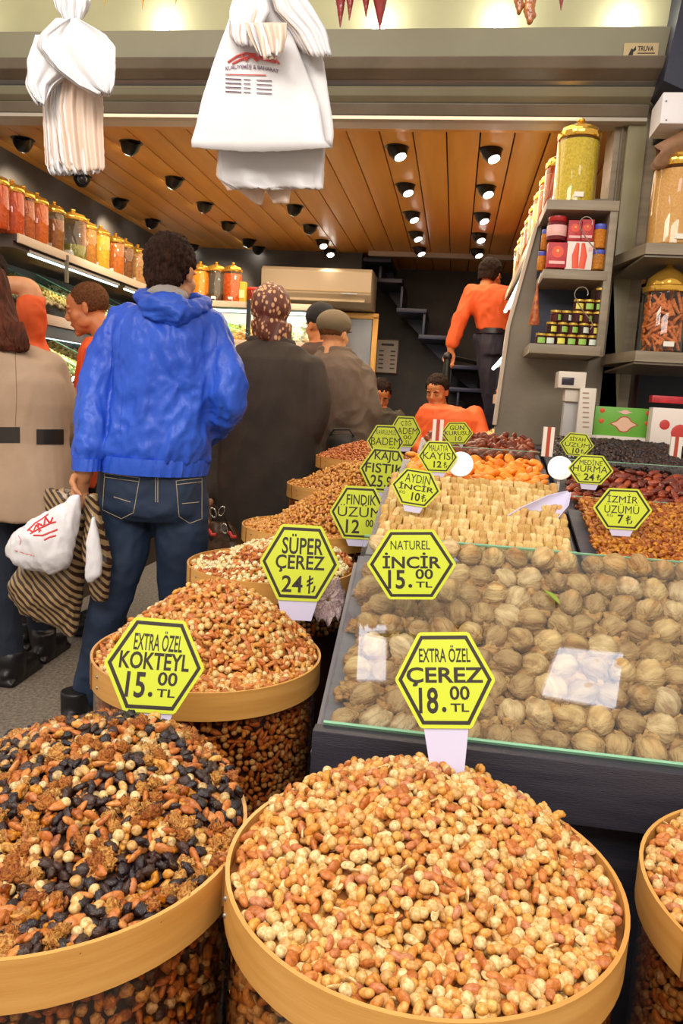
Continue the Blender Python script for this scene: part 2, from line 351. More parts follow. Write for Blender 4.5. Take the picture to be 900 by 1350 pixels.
rp_o = thing('handrail_post', (rp.x, 5.7, rpb.z), 'dark handrail post gripped by the orange-shirted man on the stairs', 'handrail')
G().tube([(rp.x, 5.7, rp.z-.0), (rp.x, 5.7, .0)], .028, 12).build('post', black_m, rp_o)
G().ball((rp.x, 5.7, rp.z), .035).build('knob', black_m, rp_o)
G().tube([(rp.x, 5.7, rp.z), (rp.x+.5, 6.2, rp.z-.05)], .016, 8).build('rail', black_m, rp_o)
# ---------------------------------------------------------------- nuts: shared shapes
def shape(rx, ry, rz, n, m, fn=None):
    g = G(); g.ball((0, 0, 0), (rx, ry, rz), n=n, m=m); A = np.array(g.v)
    if fn is not None: A = np.array([fn(*p) for p in A])
    return A, g.f
def lump(amp, fr, seed):
    def f(x, y, z):
        k = 1+amp*noise.noise(V((x*fr+seed, y*fr, z*fr))); return (x*k, y*k, z*k)
    return f
def cashew(n=8, m=7):
    g = G(); g.tube([(.009*cos(a), .009*sin(a), 0) for a in np.linspace(-1.35, 1.35, m)], [.002, .0042, .0052, .005, .0048, .0042, .002][:m], n); return np.array(g.v), g.f
SH = {}
for lod, (n, m) in {0: (10, 7), 1: (6, 4)}.items():
    SH['hazelnut', lod] = shape(.0072, .0072, .0070, n, m, lambda x, y, z: (x*(1-.25*max(0, z/.007)**3), y*(1-.25*max(0, z/.007)**3), z*(1.12 if z > 0 else .93)))
    SH['chickpea', lod] = shape(.0056, .0056, .0056, n, m, lump(.25, 120, 3))
    SH['peanut', lod] = shape(.0052, .0052, .0092, n, m, lambda x, y, z: (x*(1+.1*abs(z/.009)), y, z))
    SH['peanut_half', lod] = shape(.0052, .0028, .0092, n, m, lambda x, y, z: (x, max(y, -.0006), z))
    SH['almond', lod] = shape(.0070, .0040, .0125, n, m, lambda x, y, z: (x*(1-.38*(z/.0125)), y*(1-.3*(z/.0125)), z))
    SH['cashew', lod] = cashew(8 if lod == 0 else 5, 7)
    SH['walnut_piece', lod] = shape(.011, .008, .013, n+(6 if lod == 0 else 0), m+(5 if lod == 0 else 0), lump(.8, 250, 1))
    SH['walnut_piece2', lod] = shape(.009, .008, .010, n+(5 if lod == 0 else 0), m+(5 if lod == 0 else 1), lump(.85, 290, 8))
    SH['dark_raisin', lod] = shape(.0078, .0052, .0098, n+2, m+1, lump(.55, 260, 5))
    SH['golden_raisin', lod] = shape(.0062, .0045, .0082, n, m, lump(.6, 260, 9))
    SH['seed', lod] = shape(.0035, .002, .0065, 6, 4)
PAL = {'hazelnut': ['EBD196', 'E8C888', 'F0DCA8', 'E0BC78', 'EED9A0', 'D9B070'], 'chickpea': ['E8B560', 'DFA650', 'E9C070', 'D89A48'],
       'peanut': ['E6A958', 'EDB868', 'D98C4A', 'E8BC78', 'CF8656', 'DE9C50', 'D2906A'], 'peanut_half': ['F2DCA6', 'EBCB90', 'F0D49A'],
       'almond': ['CC8040', 'D68A48', 'C0743A', 'DC9652', 'C67838'], 'cashew': ['E8AC50', 'DF9C44', 'EDBB68'],
       'walnut_piece': ['D89A45', 'C98436', 'E2AC5C', 'B8722E'], 'walnut_piece2': ['DDA552', 'C98436', 'E8B868'],
       'dark_raisin': ['3A2626', '2C1E24', '4A302A', '261C24', '42291F'], 'golden_raisin': ['D88A1E', 'C77414', 'E29C2C', 'B9640F', 'DB9428', 'A8540C'],
       'white_pea': ['F4EFC0', 'F8F3CF', 'EEE6B0'], 'red_nut': ['B8622E', 'C87438', 'A85426'], 'seed': ['D8A86A', 'C89050']}
SH['white_pea', 0] = SH['hazelnut', 0]; SH['white_pea', 1] = SH['hazelnut', 1]; SH['red_nut', 0] = SH['almond', 0]; SH['red_nut', 1] = SH['almond', 1]
nutm = mat('nut_skin', 'FFFFFF', .38, col2='D9C0A0', scale=260, attr=True, bump=.12, bscale=420, spec=.5)
raisinm = mat('raisin_skin', 'FFFFFF', .3, col2='B8A098', scale=200, attr=True, bump=.3, bscale=500, spec=.6)
walm = mat('walnut_skin', 'FFFFFF', .5, col2='CC9860', scale=300, attr=True, bump=.8, bscale=330, ramp=(.4, .6))
MORE = {'dark_raisin': raisinm, 'golden_raisin': raisinm, 'walnut_piece': walm, 'walnut_piece2': walm}
def rot_rand(tilt=1.0):
    # long axis (z) laid roughly flat, then random yaw and roll
    e = Euler((pi/2+random.gauss(0, .38)*tilt, 0, random.uniform(0, 2*pi))).to_matrix() @ Euler((0, 0, random.uniform(0, 6.28))).to_matrix()
    return np.array(e)
def pick(mix):
    r = random.random()*sum(m[1] for m in mix)
    for k, p in mix:
        r -= p
        if r <= 0: return k
    return mix[-1][0]
def stuff_mesh(name, items, m, parent=None, lod=1, label=None, cat=None, origin=None):
    """items: (kind, position, 3x3 matrix, scale, tint) joined into one object of kind stuff"""
    VS, FS, TS = [], [], []; n = 0
    for kd, p, Rm, s, t in items:
        A, F = SH[kd, lod]; P = (A*s) @ Rm.T+np.array(p); VS.append(P); TS.append(np.tile(np.array([*t[:3], 1.]), (len(P), 1)))
        FS += [tuple(i+n for i in f) for f in F]; n += len(P)
    P = np.concatenate(VS); T = np.concatenate(TS)
    me = bpy.data.meshes.new(name); o = bpy.data.objects.new(name, me); COL.objects.link(o)
    if parent is not None: o.parent = parent; P = P-np.array(wl(parent))
    else:
        c = np.array(origin) if origin is not None else np.array([P[:, 0].mean(), P[:, 1].mean(), P[:, 2].min()]); P = P-c; o.location = c
    me.from_pydata(P.tolist(), [], FS); me.materials.append(m)
    a = me.attributes.new('tint', 'FLOAT_COLOR', 'POINT'); a.data.foreach_set('color', T.astype('f').ravel()); me.shade_smooth()
    return tag(o, label, cat, None, 'stuff')
VAR = {}
def single(kind, p, Rm, s, label, cat, group, m=None, name=None):
    """one countable piece: an object that shares one of a few meshes of its kind"""
    c = random.randrange(len(PAL[kind])); key = (kind, c)
    if key not in VAR:
        A, F = SH[kind, 0]; me = bpy.data.meshes.new(kind); me.from_pydata(A.tolist(), [], F); me.shade_smooth()
        a = me.attributes.new('tint', 'FLOAT_COLOR', 'POINT'); a.data.foreach_set('color', np.tile(np.array([*lin(PAL[kind][c]), 1.], 'f'), len(A)))
        me.materials.append(m or MORE.get(kind, nutm)); VAR[key] = me
    nm = name or {'walnut_piece2': 'walnut_piece', 'white_pea': 'hazelnut', 'red_nut': 'almond'}.get(kind, kind)
    o = bpy.data.objects.new(nm, VAR[key]); COL.objects.link(o)
    M4 = Matrix(Rm.tolist()).to_4x4(); o.matrix_world = Matrix.Translation(p) @ M4 @ Matrix.Scale(s, 4)
    return tag(o, label, cat, group)
hoop_m = mat('bentwood', 'E0A95C', .38, col2='D2984C', scale=5, stretch=(1, 1, 14), bump=.05, bscale=40, coat=.3)
bagp = thin_glass('clear_plastic', 'EBD8C8', 1.6, rough=.08)
drum_m = mat('drum_wall', '5A3A2C', .5, col2='4A2E26', scale=6)
NEAR = []   # candidate pieces of the three near baskets
def basket(c, R, mh, mix, name_label, tilt=(0, 0), hoop=.052, spacing=.0128, lod=1, near=None, side=.1, peak=(0, 0), pw=1.5, heap_label='', fill='peanut', scale=1.0, edge=.012, lump_amp=.012):
    c = V(c); t = thing('nut_basket', (c.x, c.y, 0), name_label, 'basket', 'bentwood-rimmed nut baskets')
    pl_ = lambda x, y: x*tilt[0]+y*tilt[1]
    def ring(r, z, n=72): return [V((c.x+r*cos(2*pi*k/n), c.y+r*sin(2*pi*k/n), c.z+z+pl_(r*cos(2*pi*k/n), r*sin(2*pi*k/n)))) for k in range(n)]
    G().rings([ring(R, 0), ring(R, -hoop), ring(R-.005, -hoop), ring(R-.005, 0)], closed=True, cap=False).build('hoop', hoop_m, t)
    a = -2.05 if near == 'B' else -2.4
    a = {'B': -1.45, 'A': -2.9, 'H': -2.7}.get(near, -2.5)
    q = V((c.x+(R+.0005)*cos(a), c.y+(R+.0005)*sin(a), c.z-hoop/2+pl_(R*cos(a), R*sin(a))))
    G().box(q, (.0045, .0025, hoop-.002), Matrix.Rotation(a, 3, 'Z')).build('hoop_seam', mat('seam_dark', '8A5A2C', .5), t, smooth=False)
    for k in range(2):
        a2 = a+.16+.0*k; q = V((c.x+R*cos(a2), c.y+R*sin(a2), c.z-hoop*(.3+.4*k)+pl_(R*cos(a2), R*sin(a2))))
        G().ball(q, .003, n=8, m=5).build('rivet', steel, t)
    G().rings([ring(R-.007, -hoop+.004), [V((v.x, v.y, .03)) for v in ring(R-.012, 0)]], cap=False).build('clear_side', bagp, t)
    G().rings([ring(R-.034, -hoop*.5), [V((v.x, v.y, .0)) for v in ring(R-.034, 0)]]).build('drum', drum_m, t)
    def surf(x, y):
        dx, dy = x-peak[0], y-peak[1]; r = math.hypot(x, y)/R; rp = math.hypot(dx, dy)/R
        h = mh*max(0, 1-rp**pw)*(1-max(0, r-.7)*1.2)+lump_amp*noise.noise(V((x*14+c.x*9, y*14, 1)))*(1-r)
        return c.z-.006+pl_(x, y)+h
    # solid mound under the nuts
    n = 40; Rg = []
    for j in range(12):
        r = (R-.006)*(1-j/11.0)+.001; Rg.append([V((c.x+r*cos(2*pi*k/n), c.y+r*sin(2*pi*k/n), surf(r*cos(2*pi*k/n), r*sin(2*pi*k/n))-.014)) for k in range(n)])
    G().rings(Rg).build('filling', mat('fill_'+fill, {'peanut': '9C6430', 'raisin': '3A2418', 'pea': 'B89A60'}.get(fill, '9C6430'), .8), t)
    items = []; s = spacing*scale
    for layer in (0, 1):
        ny = int(2*R/(s*.8660))+2; nx = int(2*R/s)+2
        for j in range(-ny, ny):
            for i in range(-nx, nx):
                x = (i+(j % 2)*.5+layer*.5)*s+random.gauss(0, .2)*s; y = (j+layer*.33)*s*.866+random.gauss(0, .2)*s
                if math.hypot(x, y) > R-edge: continue
                z = surf(x, y)+random.gauss(0, .0014)-layer*.007
                # patches: the mix drifts across the heap
                mm = mix if not callable(mix) else mix(x, y)
                kd = pick(mm); e = (surf(x+.004, y)-surf(x-.004, y))/.008, (surf(x, y+.004)-surf(x, y-.004))/.008
                nrm = V((-e[0], -e[1], 1)).normalized(); q = np.array(V((0, 0, 1)).rotation_difference(nrm).to_matrix())
                items.append((kd, (c.x+x, c.y+y, z), q @ rot_rand(), scale*random.uniform(.88, 1.1), jit(random.choice(PAL[kd]), .05, .03), layer))
    if near:
        for it in items:
            d = V(it[1])-CO; u = 450+FPX*d.dot(CR)/d.dot(F0); v = 675-FPX*d.dot(CU)/d.dot(F0)
            it_vis = it[5] == 0 and -5 < u < 905 and -5 < v < 1352
            NEAR.append([d.length if it_vis else 99, near, it])
    else:
        stuff_mesh('nut_heap', [i[:5] for i in items], nutm, None, lod, heap_label, 'nuts', (c.x, c.y, c.z))
    # nuts seen through the clear side
    if side:
        its = []; rr = R-.022; z = -hoop+.01
        while z > -side-hoop:
            nn = int(2*pi*rr/(s*1.05))
            for k in range(nn):
                a = 2*pi*(k+random.random()*.5)/nn
                if sin(a) > .45: continue
                kd = pick(mix if not callable(mix) else mix(0, 0)); Rz = np.array((Matrix.Rotation(a, 3, 'Z') @ Matrix.Rotation(pi/2, 3, 'Y')).to_3x3())
                r2 = rr+random.gauss(0, .0012)
                its.append((kd, (c.x+r2*cos(a), c.y+r2*sin(a), c.z+z+pl_(rr*cos(a), rr*sin(a))+random.gauss(0, .003)), Rz @ rot_rand(), scale, jit(random.choice(PAL[kd]), .06)))
            z -= s*.9
        o = stuff_mesh('nuts_behind_plastic', its, MORE['dark_raisin'] if fill == 'raisin' else nutm, t, 1)
    return t
mixA = [('hazelnut', 30), ('peanut', 30), ('peanut_half', 7), ('almond', 11), ('chickpea', 16), ('cashew', 6)]
def mixB(x, y):
    k = noise.noise(V((x*22, y*22, 4)))
    if k > .14: return [('dark_raisin', 55), ('almond', 12), ('hazelnut', 10), ('walnut_piece2', 12)]
    if k < -.22: return [('walnut_piece', 22), ('walnut_piece2', 22), ('almond', 22), ('golden_raisin', 16), ('hazelnut', 12), ('dark_raisin', 8)]
    return [('almond', 22), ('hazelnut', 24), ('walnut_piece2', 10), ('dark_raisin', 30), ('golden_raisin', 14), ('cashew', 8), ('peanut', 6)]
mixC = [('hazelnut', 34), ('peanut', 14), ('almond', 34), ('chickpea', 8), ('cashew', 10)]
mixD = lambda x, y: [('white_pea', 70), ('chickpea', 14), ('almond', 6), ('golden_raisin', 10)] if noise.noise(V((x*9, y*9, 2))) < .08 else [('red_nut', 26), ('almond', 24), ('golden_raisin', 14), ('white_pea', 30)]
bA = basket((.005, .845, .68), .233, .062, mixA, 'bentwood basket of mixed nuts at the front centre, under the 18.00 sign', near='A', side=.34, peak=(-.01, .1), pw=1.6, spacing=.0132)
bB = basket((-.487, .865, .66), .262, .082, mixB, 'bentwood basket of nuts with black raisins, front left corner', near='B', side=.36, peak=(.05, .13), pw=1.5, hoop=.06, spacing=.0150, fill='raisin')
bH = basket((.522, .93, .65), .24, .05, mixA, 'bentwood basket of nuts cut off by the right edge of the photo', near='H', side=.34, hoop=.055)
bC = basket((-.478, 1.505, .68), .24, .135, mixC, 'bentwood basket of almonds and hazelnuts behind the 15.00 cocktail sign', side=.32, peak=(-.01, .09), pw=1.3, lod=0, hoop=.055,
            heap_label='heap of almonds and blanched hazelnuts behind the 15.00 cocktail sign', spacing=.0135)
bD = basket((-.472, 2.04, .76), .235, .075, mixD, 'bentwood basket of white chickpeas, behind the 24 lira sign', side=.1, peak=(.05, .05), fill='pea',
            heap_label='heap of white chickpeas with orange nuts in the basket behind the 24 lira sign', spacing=.0145, lod=1)
bE = basket((-.462, 2.55, .79), .235, .15, [('peanut', 40), ('chickpea', 40), ('cashew', 20)], 'bentwood basket of golden roasted peanuts in the middle of the row', side=.1, peak=(.08, .1), pw=1.2,
            heap_label='heap of small golden peanuts beside the hazelnut and raisin sign', spacing=.0135)
bF = basket((-.42, 3.05, .885), .235, .10, [('peanut', 40), ('cashew', 50), ('chickpea', 10)], 'bentwood basket of cashews, second from the far end of the row', side=.08, peak=(.05, 0),
            heap_label='heap of cashews in the second basket from the far end', spacing=.0150)
bG = basket((-.40, 3.57, .965), .235, .08, [('red_nut', 50), ('almond', 50)], 'bentwood basket of brown almonds at the far end of the row', side=.08,
            heap_label='heap of reddish brown almonds in the farthest basket', spacing=.0150)
bc = {'A': (.005, .845, .68), 'B': (-.487, .865, .66), 'H': (.522, .93, .65)}
# the 300 nearest of each kind become things of their own, the rest of the three heaps is stuff
NEAR.sort(key=lambda n: n[0]); cnt = {}; rest = {'A': [], 'B': [], 'H': []}
where = {'A': 'in the front centre basket', 'B': 'in the front left basket', 'H': 'in the basket at the right edge'}
nice = {'hazelnut': ('round blanched cream hazelnut', 'hazelnut'), 'peanut': ('oval golden roasted peanut', 'peanut'), 'peanut_half': ('pale split peanut half', 'peanut'),
        'almond': ('reddish brown roasted almond', 'almond'), 'chickpea': ('small round yellow chickpea', 'chickpea'), 'cashew': ('curved golden cashew', 'cashew'),
        'walnut_piece': ('crinkled walnut piece', 'walnut'), 'walnut_piece2': ('crinkled walnut piece', 'walnut'), 'dark_raisin': ('wrinkled black raisin', 'raisin'), 'golden_raisin': ('glossy golden raisin', 'raisin')}
for d, b, it in NEAR:
    k = it[0]; kk = nice[k][0]
    if d < 90 and cnt.get(kk, 0) < 300:
        cnt[kk] = cnt.get(kk, 0)+1
        dx_, dy_ = it[1][0]-bc[b][0], it[1][1]-bc[b][1]; zn = ('far ' if dy_ > .08 else ('near ' if dy_ < -.08 else 'middle '))+('left' if dx_ < -.08 else ('right' if dx_ > .08 else 'centre'))
        single(k, it[1], it[2], it[3], nice[k][0]+', '+zn+' of '+where[b][3:], nice[k][1], nice[k][1]+'s, '+zn+' of '+where[b][3:])
    else: rest[b].append(it[:5])
for b in rest: stuff_mesh('nut_heap', rest[b], raisinm if b == 'B' else nutm, None, 0, {'A': 'mound of mixed nuts filling the front centre basket', 'B': 'mound of nuts, walnuts and black raisins filling the front left basket', 'H': 'mound of mixed nuts filling the basket at the right edge'}[b], 'nuts', bc[b])
# ---------------------------------------------------------------- stepped display counter
cw = mat('counter_wood', '6F6C74', .42, col2='5C5962', scale=4, stretch=(1, 1, 10), bump=.15, bscale=60)
cdark = mat('counter_navy', '3C3A46', .45, col2='302F3C', scale=5, stretch=(1, 1, 12), bump=.2, bscale=60)
frame_m = mat('frame_grey', '8A8688', .32, col2='7C787C', scale=8, metal=.2)
XL, XR, XM = -.19, .74, .318
Y1f, Z1f, Y1b, Z1b = 1.20, .694, 1.65, .932
zb1 = at(776, 1086, Y=1.18).z
ctr = thing('display_counter', (.27, 2.2, 0), 'stepped grey display counter carrying the dried fruit trays', 'counter')
B('front_board', cdark, ((XL+XR)/2, 1.185, (Z1f-.012+zb1)/2), (XR-XL, .03, Z1f-.012-zb1), ctr, bevel=.002)
B('plinth', cdark, ((XL+XR)/2+.01, 1.45, zb1/2), (XR-XL-.04, .45, zb1), ctr)
B('base_cabinet', cdark, ((XL+XR)/2+.01, 2.45, .42), (XR-XL-.02, 1.4, .82), ctr)
# tray of whole figs
t1 = thing('fig_tray', (.27, 1.42, .62), 'slanted grey wooden tray under glass holding the whole dried figs', 'tray')
dn = V((0, Y1b-Y1f, Z1b-Z1f)).normalized(); nn = V((0, -dn.z, dn.y))   # along the slope, and its normal
def on1(X, s, h=0):  # s metres up the slope, h above the glass plane
    return V((X, Y1f, Z1f))+dn*s+nn*h
SL = math.hypot(Y1b-Y1f, Z1b-Z1f)
G().slab([on1(XL, 0, -.062), on1(XR, 0, -.062), on1(XR, SL, -.062), on1(XL, SL, -.062)], nn*.01).build('tray_floor', cw, t1, smooth=False)
for X in (XL-.012, XR): G().slab([on1(X, -.006, -.09), on1(X+.026, -.006, -.09), on1(X+.026, SL+.01, -.09), on1(X, SL+.01, -.09)], nn*.098).build('side_board', frame_m, t1, bevel=.002)
G().slab([on1(XL-.01, SL, -.10), on1(XR, SL, -.10), on1(XR, SL+.016, -.10), on1(XL-.01, SL+.016, -.10)], nn*.095).build('back_board', cw, t1, smooth=False)
G().slab([on1(XL+.014, -.004, -.002), on1(XR, -.004, -.002), on1(XR, SL, -.002), on1(XL+.014, SL, -.002)], nn*.004).build('glass_sheet', glass, t1, smooth=False)
G().slab([on1(XL+.014, -.008, -.003), on1(XR, -.008, -.003), on1(XR, -.003, -.003), on1(XL+.014, -.003, -.003)], nn*.006).build('glass_edge', edge_g, t1, smooth=False)
G().slab([on1(XL+.014, SL+.001, -.002), on1(XR, SL+.001, -.002), on1(XR, SL+.003, -.002), on1(XL+.014, SL+.003, -.002)], nn*.005).build('glass_edge', edge_g, t1, smooth=False)
# lamps over the street that show as mirror images in the sheet
def mirror(px, py, Z):
    d = ray(px, py); o = on1(0, 0, 0); t = (o-CO).dot(nn)/d.dot(nn); P = CO+d*t; r_ = d-nn*(2*d.dot(nn)); k = (Z-P.z)/r_.z; return P+r_*k
panel_m = mat('lamp_diffuser', 'FFFFFF', .4, emit=5.5, ecol='EAF0FF')
for nm, q in (('left', [(474, 820), (508, 818), (508, 892), (470, 892)]), ('right', [(738, 852), (822, 860), (812, 930), (716, 912)])):
    P = [mirror(x, y, 2.75) for x, y in q]; c = sum(P, V())/4
    t = thing('hanging_lamp', (c.x, c.y, 2.75), 'white panel lamp over the street whose mirror image shows %s in the fig tray glass' % nm, 'lamp')
    G().prism(P, (0, 0, .03)).build('diffuser', panel_m, t, smooth=False)
    G().prism([c+(p-c)*1.08+V((0, 0, .031)) for p in P], (0, 0, .03)).build('housing', white_m, t, smooth=False)
    for s in (-.03, .03): G().tube([(c.x+s, c.y, 2.8), (c.x+s, c.y, 3.6)], .003, 6).build('cable', black_m, t)
def ORD(n): return (['', 'first', 'second', 'third'][n] if n < 4 else ('%dst' % n if n % 10 == 1 and n != 11 else '%dnd' % n if n % 10 == 2 and n != 12 else '%drd' % n if n % 10 == 3 and n != 13 else '%dth' % n))
def ROWN(j, n): return 'row %d' % (j+1)
# whole dried figs
figm = mat('fig_skin', 'FFEFD0', .55, col2='C2A078', scale=60, bump=1.0, bscale=110, attr=True, stretch=(.22, 1, 1), detail=6)
FM = []
for k in range(8):
    g = G(); g.ball((0, 0, 0), (.0255, .0245, .0205), n=22, m=13); sd = k*3.7
    vs = []
    for p in g.v:
        a = math.atan2(p[1], p[0]); r = math.hypot(p[0], p[1])/.025
        wr = .045*sin(a*9+sd+p[2]*90)*r+.03*sin(a*17+sd*2-p[2]*60)*r+.22*noise.noise(V(p)*42+V((sd, 0, 0)))
        kx = 1+wr; st = max(0, (p[0]/.0255-.78))*1.1
        vs.append((p[0]*kx*(1+st*.5), p[1]*kx*(1-st*1.4), p[2]*kx*(1-st*1.2)))
    me = bpy.data.meshes.new('fig'); me.from_pydata(vs, [], g.f); me.shade_smooth(); me.materials.append(figm)
    tc_ = lin(random.choice(['E2D4B8', 'D4C4A4', 'C6B08A', 'DCCAA4', 'BCA684', 'D0B88E', 'B09878', 'DCD0BC'])); a = me.attributes.new('tint', 'FLOAT_COLOR', 'POINT'); a.data.foreach_set('color', np.tile(np.array([*tc_, 1.], 'f'), len(vs))); FM.append(me)
nr = 9; dx = .0500
for j in range(nr):
    s = .024+j*(SL-.03)/(nr-1)*.985; X = XL+.05+(j % 2)*dx/2
    rowt = 'nearest the front edge' if j == 0 else ('along the top edge' if j == nr-1 else 'row %s up the tray' % ['', 'two', 'three', 'four', 'five', 'six', 'seven', 'eight', 'nine', 'ten'][j])
    n_ = 0
    while X < XR-.02:
        n_ += 1; o = bpy.data.objects.new('dried_fig', random.choice(FM)); COL.objects.link(o)
        o.location = on1(X+random.gauss(0, .003), s+random.gauss(0, .0025), -.030+random.gauss(0, .003)+(.012 if j == nr-1 else 0))
        q = V((0, 0, 1)).rotation_difference(nn); e = Euler((random.gauss(0, .35), random.gauss(0, .35), random.choice([0, pi/2, pi, -pi/2, .6])+random.gauss(0, .6))).to_quaternion()
        o.rotation_mode = 'QUATERNION'; o.rotation_quaternion = q @ e; k = random.uniform(1.0, 1.18); o.scale = (k, k*random.uniform(.92, 1.05), k)
        tag(o, 'whole wrinkled dried fig, %s from the left %s' % (ORD(n_), rowt), 'fig', 'whole dried figs under the glass'); X += dx
# lower layer so that no floor shows between them
its = []
for j in range(12):
    for i in range(20):
        p = on1(XL+.04+i*.045+(j % 2)*.02, .02+j*.042, -.046); its.append(('walnut_piece', tuple(p), rot_rand(), 2.0, jit('C9A878', .08)))
stuff_mesh('fig_bed', its, figm, None, 0, 'lower layer of dried figs showing between the upper ones', 'figs')
# a green leaf and a red tag among the figs
p = at(738, 797, Y=1.50); lf = thing('fig_leaf', p, 'narrow green leaf lying among the dried figs', 'leaf')
g = G(); L_ = [(0, 0), (.006, .012), (.007, .026), (.003, .04), (0, .046), (-.004, .036), (-.006, .02), (-.004, .008)]
g.add([(x, y*.95, y*.45+.003*sin(y*90)) for x, y in L_]+[(x, y*.95, y*.45+.0012+.003*sin(y*90)) for x, y in L_], [tuple(range(8)), tuple(range(15, 7, -1))]+[(i, (i+1) % 8, 8+(i+1) % 8, 8+i) for i in range(8)])
o = g.build('blade', mat('leaf_green', '8DA83A', .4), lf, local=True); o.rotation_euler = (0, 0, .7)
# ------------ further trays
rows_ = []
def tray(name, label, X0, X1, Yf, zf, Yb, zb, deep=.05, pane=.045, m=cw):
    t = thing(name, ((X0+X1)/2, (Yf+Yb)/2, zf-.12), label, 'tray')
    d = V((0, Yb-Yf, zb-zf)); L = d.length; d = d/L; n_ = V((0, -d.z, d.y))
    P = lambda X, s, h=0: V((X, Yf, zf))+d*s+n_*h
    G().slab([P(X0, 0, -deep), P(X1, 0, -deep), P(X1, L, -deep), P(X0, L, -deep)], n_*.008).build('tray_floor', m, t, smooth=False)
    for X in (X0, X1-.016): G().slab([P(X, 0, -deep-.06), P(X+.016, 0, -deep-.06), P(X+.016, L, -deep-.06), P(X, L, -deep-.06)], n_*(deep+.076)).build('side_board', frame_m, t, bevel=.002)
    B('front_rail', cdark, ((X0+X1)/2, Yf-.008, zf-deep-.04), (X1-X0, .016, .08), t)
    G().box(((X0+X1)/2, Yf-.006, zf-deep+pane/2+.002), (X1-X0-.034, .004, pane+.004)).build('front_pane', glass, t, smooth=False)
    G().box(((X0+X1)/2, Yf-.006, zf-deep+pane+.0055), (X1-X0-.034, .004, .002)).build('pane_edge', edge_g, t, smooth=False)
    return P, L, n_
zr = lambda x, y, Y: at(x, y, Y=Y).z
P2, L2, n2 = tray('fruit_tray', 'tray of pale flat figs packed in rows behind the whole figs', XL+.01, XM-.009, 1.72, zr(620, 716, 1.72), 2.14, zr(620, 628, 2.14))
P3, L3, n3 = tray('fruit_tray', 'tray of orange apricots behind the flat figs', XL+.03, XM-.009, 2.19, zr(650, 640, 2.19), 2.56, zr(650, 594, 2.56))
P4, L4, n4 = tray('fruit_tray', 'tray of dark brown apricots at the far end of the middle column', XL+.07, XM-.009, 2.61, zr(650, 592, 2.61), 2.98, zr(650, 566, 2.98))
P5, L5, n5 = tray('fruit_tray', 'tray of golden raisins on the right', XM+.009, XR, 1.72, zr(850, 742, 1.72), 2.12, zr(850, 656, 2.12))
P6, L6, n6 = tray('fruit_tray', 'tray of reddish dates on the right, behind the golden raisins', XM+.009, XR, 2.17, zr(840, 660, 2.17), 2.52, zr(840, 612, 2.52))
P7, L7, n7 = tray('fruit_tray', 'tray of black raisins on the right, behind the dates', XM+.009, XR+.06, 2.57, zr(820, 610, 2.57), 2.90, zr(820, 578, 2.90))
# pale flat figs on strings: coins on edge in rows
coin = mat('flat_fig_skin', 'EEDDB2', .6, col2='C8A870', scale=60, bump=.4, bscale=160, attr=True)
CM = []
for k in range(7):
    g = G(); g.lathe([(.004, -.0078), (.0185, -.0082), (.0212, -.0055), (.0214, .0055), (.0185, .0082), (.004, .0078)], n=16)
    vs = [tuple(V(p)*(1+.14*noise.noise(V(p)*60+V((k*5., 0, 0))))) for p in g.v]
    me = bpy.data.meshes.new('flat_fig'); me.from_pydata(vs, [], g.f); me.shade_smooth(); me.materials.append(coin)
    tc_ = lin(['FFF6DC', 'F6E8C0', 'E8D2A0', 'FBEFD0', 'DDC290', 'F2E0BC', 'E6C8A0'][k]); a = me.attributes.new('tint', 'FLOAT_COLOR', 'POINT'); a.data.foreach_set('color', np.tile(np.array([*tc_, 1.], 'f'), len(vs))); CM.append(me)
rn = ['front', 'second', 'third', 'fourth', 'fifth', 'sixth', 'seventh', 'eighth', 'back']
for j in range(9):
    s = .02+j*(L2-.045)/8; X = XL+.04; n_ = 0
    while X < XM-.035:
        o = bpy.data.objects.new('flat_fig', random.choice(CM)); COL.objects.link(o)
        o.location = P2(X, s+random.gauss(0, .002), -.020+random.gauss(0, .002)); o.rotation_euler = (random.gauss(0, .1), pi/2+random.gauss(0, .12), random.gauss(0, .13)); X += .0152+random.gauss(0, .0012)
        k = random.uniform(1.0, 1.16); o.scale = (k, k, random.uniform(.95, 1.12))
        tag(o, 'pale flattened dried fig on edge, %s from the left in the %s row' % (ORD(n_+1), rn[j]), 'fig', 'flat figs standing in rows'); n_ += 1
# apricots, dark apricots, dates
def fruit(nm, mt, rad, amp, fr, tints, nv=6, seg=(14, 9), fn=None):
    out = []
    for k in range(nv):
        g = G(); g.ball((0, 0, 0), rad, n=seg[0], m=seg[1]); vs = []
        for p in g.v:
            q = V(p)*(1+amp*noise.noise(V(p)*fr+V((k*7., 0, 0)))); vs.append(fn(q) if fn else tuple(q))
        me = bpy.data.meshes.new(nm); me.from_pydata(vs, [], g.f); me.shade_smooth(); me.materials.append(mt)
        a = me.attributes.new('tint', 'FLOAT_COLOR', 'POINT'); a.data.foreach_set('color', np.tile(np.array([*lin(tints[k % len(tints)]), 1.], 'f'), len(vs))); out.append(me)
    return out
apm = mat('apricot_skin', 'FFFFFF', .45, col2='F0D8B0', scale=50, attr=True, bump=.15, bscale=80)
AM = fruit('apricot', apm, (.020, .0185, .009), .25, 40, ['F59A22', 'F8A636', 'EE8A18', 'F9B048', 'F39420'])
DM = fruit('dark_apricot', apm, (.020, .018, .010), .45, 50, ['8A3A14', '7A3012', '99481C', '6E2A12'])
TM = fruit('date', mat('date_skin', 'FFFFFF', .25, col2='C8A090', scale=40, attr=True, bump=.25, bscale=120, spec=.7), (.0235, .0105, .0095), .2, 50, ['8E3418', 'A2421E', '7A2A16', 'B55428', '6C2616'])
